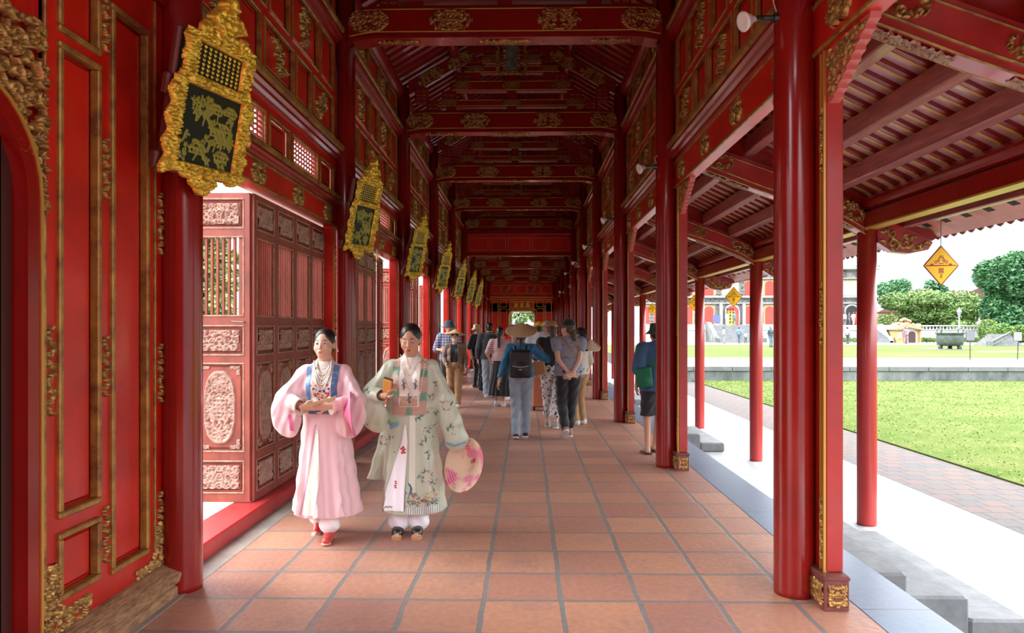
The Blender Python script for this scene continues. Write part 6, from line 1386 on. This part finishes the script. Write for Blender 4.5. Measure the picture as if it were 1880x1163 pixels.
# 5 person in conical hat, blue top and backpack, seen from behind
TEAL = fabric('bright_blue_knit', (.015, .16, .32), .7, .2)
p = Fig('person in a wide conical hat and bright blue top wearing a black backpack', -.07, 9.85, PI - .03, 1.55, SKIN, hands=dict(R=(-.22, -.20, 1.2), L=(.33, -.0, .82)), poles=dict(R=(-1, .2, -.6)), feet=dict(L=(.07, .12, .09, .25), R=(-.06, -.10, .078, 0)), shw=.17, h=.007)
p.hair('lowtail'); p.top('shirt', TEAL, 1., .90, .018, .016, disp=lambda V: V + np.stack([.004 * np.sin(V[:, 2] * 50 + V[:, 1] * 30), .004 * np.sin(V[:, 2] * 42 + V[:, 0] * 60), 0 * V[:, 2]], 1))
S_ = SDF().cap((-.08, .10, 1.34), (.08, .10, 1.34), .04, k=.03).ell((0, .115, 1.30), (.085, .035, .06), k=.03); S_.build('hood', TEAL, p.root, .008)
p.pants('trousers', fabric('grey_blue_trousers', (.27, .34, .41), .8), .09, .018, .03); p.shoes(SNB, SNK); p.conical(STRAWM, -.42, .235, .13, -.0)
S_ = SDF().box((0, 0, 0), (.115, .045, .155), None, .035, .02).ell((0, .055, -.06), (.11, .055, .10), k=.03).ell((0, .02, .12), (.10, .05, .07), k=.03); NYL = mat('black_nylon', (.012, .012, .016), .45)
o = S_.build('backpack', NYL, None, .008); o.location = world_of(p, (0, .19, 1.10)); o.rotation_euler = (0, 0, p.root.rotation_euler[2]); tag(o, 'black backpack on the back of the person in the blue top', 'bag')
MB().tube([(-.11, .10, -.02), (-.04, .125, -.035), (.04, .125, -.035), (.11, .10, -.02)], .004, 5).build('zip', mat('zip_metal', (.5, .5, .5), .3, metal=.8), o); MB().box(-.02, .02, .118, .124, -.075, -.068).build('small_tag', WHT, o)
MB().tube([(-.03, -.01, .19), (0, .01, .225), (.03, -.01, .19)], .008, 6).build('top_loop', NYL, o)
for q in (1, -1): MB().tube([(q * .075, .0, .17), (q * .085, -.06, .25), (q * .09, -.16, .22), (q * .10, -.28, .10)], .014, 6).build('shoulder_strap', NYL, o)
MB().tube([(.085 * math.cos(a_), -.05 + .06 * math.sin(a_), -.18 - .0) for a_ in np.linspace(-2.6, -.5, 9)], .006, 5).build('loose_cord', NYL, o)
# 6 woman in grey patterned tee and black cap, hands behind back
GREYT = fabric('grey_floral_tee', (.25, .27, .33), .8, .1, spots=[(.10, .16, .45), (.42, .33, .18)], spot_scale=16, thr=.26)
p = Fig('woman in grey patterned top and black cap, hands clasped behind her back', .60, 9.9, PI + .10, 1.66, SKIN3, hands=dict(L=(.02, .17, .90), R=(-.02, .185, .885)), poles=dict(L=(1, .2, .2), R=(-1, .2, .2)), feet=dict(L=(.065, .14, .14, .75), R=(-.03, -.10, .078, 0)),
        head=(0, 0, .75), hd=dict(L=((-1, .2, -.3), (0, -1, 0)), R=((1, .2, -.3), (0, -1, 0))), curl=(.5, .6), shw=.18, belly=.012, h=.007)
p.hair('lowtail', HAIRB); p.face(); p.top('shirt', GREYT, .17, .86, .022, .022, neck=.06); p.pants('trousers', BLK, .17, .022, .028); p.shoes(cm('rose_canvas_shoe', (.35, .16, .14)), SNK); p.cap(BLK)
MB().tube([p.HT((-.07, -.078, 1.517)), p.HT((-.02, -.102, 1.515)), p.HT((.02, -.102, 1.515)), p.HT((.07, -.078, 1.517)), p.HT((.082, .0, 1.52))], .006, 6).build('sunglasses', DARK, p.root)
strap(p, BRN, (-.05 - .0, 1.37), (-.17, 1.10), True, .013, 'leather_strap'); strap(p, BRN, (.10, 1.38), (-.16, 1.06), True, .013, 'leather_strap')
# 7 person in black top, polka trousers, straw hat
POL = fabric('polka_trousers', (.62, .62, .62), .8, .1, spots=[(.02, .02, .02)], spot_scale=24, thr=.36)
p = Fig('woman in black top, spotted white trousers and tan sun hat', .40, 10.9, PI - .1, 1.64, SKIN, hands=dict(R=(-.22, 0, .84), L=(.25, -.04, .86)), feet=dict(L=(.07, -.08, .078, 0), R=(-.07, .10, .078, .1)), head=(0, 0, .3), shw=.17)
p.hair('long', HAIRB); p.top('shirt', BLK, .45, .88, .015, .02); p.pants('trousers', POL, .20, .02, .03); p.shoes(cm('grey_shoe', (.3, .28, .26)), SNK); p.cap(cm('camel_felt', (.42, .24, .11)), rot=.4); MB().tube([p.wr['L'] + A3((.022 * math.cos(a_), .022 * math.sin(a_), 0)) for a_ in np.linspace(0, 6.28, 10)], .006, 5).build('watch_strap', BLK, p.root)
o = bag('handbag', p, (.20, .13, .92), (.115, .05, .10), BRN, 'tan leather handbag at the hip of the woman in spotted trousers', (0, .2, 0)); MB().tube([(-.09, 0, .09), (-.13, .0, .26), (-.05, -.02, .40)], .008, 6).build('handle', BRN, o)
# companion beyond her with a conical hat
p = Fig('person with a conical hat mostly hidden behind the woman in grey', .86, 11.2, PI + .8, 1.55, SKIN, head=(0, 0, .3))
p.hair('long'); p.face(); p.top('shirt', cm('cream_blouse', (.55, .48, .40)), .6, .85); p.pants('trousers', cm('tan_cotton', (0, 0, 0)), .1); p.shoes(SNK); SDF().ell(p.HT((0, -.062, 1.462)), (.055, .048, .045), p.hr).build('face_mask', WHT, p.root, .008)
o = cone_hat(None, mat('pale_straw', (.56, .38, .28), .6), .20, .10); o.location = world_of(p, (.05, .20, 1.33)); o.rotation_euler = (.45, .35, 0); tag(o, 'pale conical hat carried on the back behind the woman in grey', 'hat'); o.location = (.98, 11.0, 1.30)
# 8 yellow cap
LAC = fabric('white_blue_shirt', (.55, .58, .62), .8, .1, spots=[(.12, .25, .42)], spot_scale=13, thr=.2)
p = Fig('person in yellow cap and white shirt with a blue hem', .26, 13.9, PI, 1.66, SKIN2, hands=dict(L=(.24, -.05, .85), R=(-.22, -.1, 1.0)), fem=False, shw=.18)
p.hair('short'); p.top('shirt', LAC, .55, .84, .025, .03); p.pants('trousers', BLK, .50, .02, .03); p.shoes(cm('brown_sandal', (.12, .07, .04))); p.cap(mat('bright_yellow_cap', (.75, .38, .01), .6), rot=.5)
# 9 man in white cap facing us
p = Fig('man in a pale cap and white shirt facing the camera with a dark strap', .46, 16.2, -.35, 1.70, SKIN2, fem=False, shw=.18)
p.hair('short'); p.face(); p.top('shirt', cm('white_shirt', (.62, .62, .62)), .5, .84, .02, .02); p.pants('trousers', BLK, .1); p.shoes(SNB); p.cap(cm('cream_cap', (.60, .55, .48))); strap(p, BLK, (-.12, 1.36), (.12, 1.05), False)
# suitcase
ORG = mat('copper_suitcase', (.52, .17, .08), .35, coat=.3)
t = empty('suitcase', (.30, 13.2, 0)); tag(t, 'upright copper-orange ribbed suitcase on wheels', 'suitcase')
sb = MB(); sb.box(-.19, .19, -.11, .11, .06, .66, .03)
for i in range(9): sb.box(-.165 + i * .038, -.148 + i * .038, -.118, .118, .09, .63, .003)
sb.build('shell', ORG, t)
for x in (-.15, .15): MB().tube([(x - .02, -.08, .035), (x + .02, -.08, .035)], .034, 12).build('wheel', DARK, t); MB().tube([(x - .02, .08, .035), (x + .02, .08, .035)], .034, 12).build('wheel', DARK, t)
MB().tube([(-.09, 0, .64), (-.09, 0, 1.0), (.09, 0, 1.0), (.09, 0, .64)], .009, 6).build('pull_handle', mat('zip_metal', (0, 0, 0)), t)
# 10 man in black hoodie
p = Fig('young man in black hooded jacket and pale jeans', -.82, 15.6, PI + .1, 1.66, SKIN, hands=dict(L=(.25, -.04, .84), R=(-.25, 0, .84)), feet=dict(L=(.07, -.12, .078, 0), R=(-.07, .1, .1, .3)), fem=False, shw=.185)
p.hair('short'); p.top('jacket', fabric('charcoal_hoodie', (.022, .026, .032), .8), 1, .84, .03, .03); SDF().ell((0, .10, 1.34), (.10, .05, .06), k=.03).build('hood', MATS['charcoal_hoodie'], p.root, .009); p.pants('trousers', DEN, .09, .02, .03); p.shoes(SNK, SNK)
# 11 striped tee
STR = fabric('red_striped_tee', (.62, .52, .50), .8, .1, stripes=[(2, 26, (.42, .10, .09), .3)])
p = Fig('young woman with long ponytail, striped tee and long black skirt', -.52, 13.9, PI - .1, 1.56, SKIN, hands=dict(L=(.22, -.12, .92), R=(-.2, -.2, 1.0)), feet=dict(L=(.08, 0, .078, 0), R=(-.08, .06, .078, .0)))
p.hair('pony'); p.top('shirt', STR, .42, .94, .015, .02); p.skirt('skirt', BLK, .22, .98, (.24, .20)); p.shoes(SNK, SNK)
# 12.. people further along
p = Fig('woman in a dark grey sun hat just past the ponytail', -.30, 15.0, PI + .3, 1.60, SKIN); p.hair('long', HAIRG); p.top('shirt', cm('red_blouse', (.55, .03, .03)), .5, .84); p.pants('trousers', BLK, .1); p.shoes(SNK); p.cap(cm('charcoal_felt', (.09, .09, .10)), bucket=True)
DOT = fabric('spotted_white_canvas', (.66, .66, .68), .8, .1, spots=[(.05, .06, .12)], spot_scale=45, thr=.22)
p = Fig('person in a spotted white bucket hat behind the wide conical hat', -.12, 16.2, PI - .2, 1.63, SKIN); p.hair('long'); p.top('shirt', cm('red_blouse', (0, 0, 0)), .5, .84); p.pants('trousers', DEN, .1); p.shoes(SNK); p.cap(DOT, bucket=True)
p = Fig('person in dark clothes and pale straw hat standing by the left pillars', -1.28, 18.2, .9, 1.62, SKIN, fem=False); p.hair('short'); p.face(); p.top('shirt', cm('navy_shirt', (.015, .02, .035)), .5, .82, .02, .03); p.pants('trousers', BLK, .1); p.shoes(SNB); p.cap(STRAWM, bucket=True)
p = Fig('person in navy bending beside the left pillars', -1.12, 17.4, 1.8, 1.28, SKIN, head=(.3, 0, 0), fem=False); p.hair('short'); p.face(); p.top('shirt', MATS['navy_shirt'], .9, .82, .02, .03); p.pants('trousers', BLK, .1); p.shoes(SNB)
p = Fig('person in grey cap far along the corridor', .02, 19.5, PI, 1.66, SKIN, fem=False, h=.012); p.hair('short', HAIRG); p.top('shirt', cm('khaki_shirt', (.22, .20, .14)), .5, .84); p.pants('trousers', DEN, .1); p.shoes(SNB)
# 13 man in blue shirt behind the second right pillar
BL = fabric('steel_blue_shirt', (.035, .10, .21), .7, .2)
p = Fig('man in steel blue shirt and black shorts, half hidden by the second right pillar', 1.60, 8.62, PI + .12, 1.585, SKIN2, hands=dict(L=(.24, -.05, .86), R=(-.24, -.05, .86)), feet=dict(L=(.105, -.02, .075, 0), R=(-.03, -.16, .075, 0)), fem=False, shw=.185, belly=.015, h=.007)
p.hair('short'); p.top('shirt', BL, .48, .80, .035, .035); p.pants('shorts', BLK, .48, .03, .05); p.cap(cm('green_camouflage', (.06, .085, .06), var=.5, vscale=18), bucket=True)
for n in 'LR':
    a = p.an[n]; MB().box(a[0] - .045, a[0] + .045, a[1] - .19, a[1] + .06, .004 / p.k, .018, .006).build('sandal', DARK, p.root)
o = bag('shoulder_bag', p, (.20, .14, .98), (.09, .05, .12), mat('green_bag', (.0, .13, .055), .5), 'green shoulder bag on the hip of the man in the steel blue shirt', (0, .1, 0)); strap(p, MATS['green_bag'], (.17, 1.02), (-.06, 1.36), True, .022, 'green_strap')
# beyond the far door
for i, (u, c, lab) in enumerate(((953, (.10, .14, .2), 'person in slate clothes beyond the far end door'), (963, (.62, .62, .6), 'person in white beyond the far end door'), (973, (.12, .17, .26), 'person in blue-grey at the right of the far end door'), (959, (.6, .6, .62), 'second white-dressed person beyond the far end door'))):
    p = Fig(lab, (u - 966) * (40.5 + i) / F, 40.5 + i, PI, 1.68, SKIN, fem=i % 2 == 0, h=.016); p.hair('short'); p.top('shirt', cm(f'distant_shirt_{"abcd"[i]}', c), .6, .84); p.pants('trousers', cm(f'distant_shirt_{"abcd"[i]}', c), .1); p.shoes(SNB)
# in the court and on the palace terrace
FAR = [(1415, 639, 58, (.03, .045, .06), (.07, .12, .16), 'dark-shirted person with a bag standing on the far lawn', .3), (1357, 631, 73, (.09, .15, .20), (.06, .09, .12), 'person in pale blue before the palace stair', 2.5), (1329, 631, 73, (.25, .25, .25), (.2, .2, .2), 'person in white at the left foot of the palace stair', 1.5), (1369, 631, 73, (.25, .25, .25), (.05, .05, .06), 'person in white crouching at the right of the palace stair', .5),
       (1556, 630, 70, (.2, .2, .2), (.04, .05, .06), 'person in white top walking between the big pillars', 2), (1551, 596, 85, (.24, .24, .25), (.05, .05, .06), 'visitor in white at the left of the dark palace doorway', .2), (1559, 596, 86, (.06, .05, .07), (.04, .04, .05), 'visitor in dark clothes in the palace doorway', 1), (1567, 596, 84, (.25, .2, .17), (.2, .2, .2), 'visitor in cream at the right of the palace doorway', 2.2),
       (1335, 598, 85, (.26, .26, .26), (.26, .26, .26), 'person in white beside the yellow palace door', .4), (1362, 604, 80, (.10, .12, .11), (.08, .09, .09), 'grey figure at the head of the palace stair', .2), (1663, 631, 71, (.22, .13, .18), (.14, .08, .13), 'person in mauve beside the yellow gate house', .4)]
for i, (u, v, d_, c1, c2, lab, rz) in enumerate(FAR):
    b = at(u, v, d_); b.z = -.012 if v > 605 else 1.768; b.y = max(b.y, 82.8) if v < 605 else b.y; crouch = 'crouching' in lab
    p = Fig(lab, b.x, b.y, rz, 1.7 if not crouch else 1.2, SK('distant_skin', (.16, .10, .07)), h=.02, z=b.z, fem=i % 2 == 0, feet=dict(L=(.08, -.1 if i % 2 else 0, .075, 0), R=(-.08, .1 if i % 2 else 0, .075, 0)))
    p.hair('short', h=.015); p.top('shirt', cm(f'far_shirt_{"abcdefghijk"[i]}', c1), .6, .84); p.pants('trousers', cm(f'far_trousers_{"abcdefghijk"[i]}', c2), .1); p.shoes(SNB)
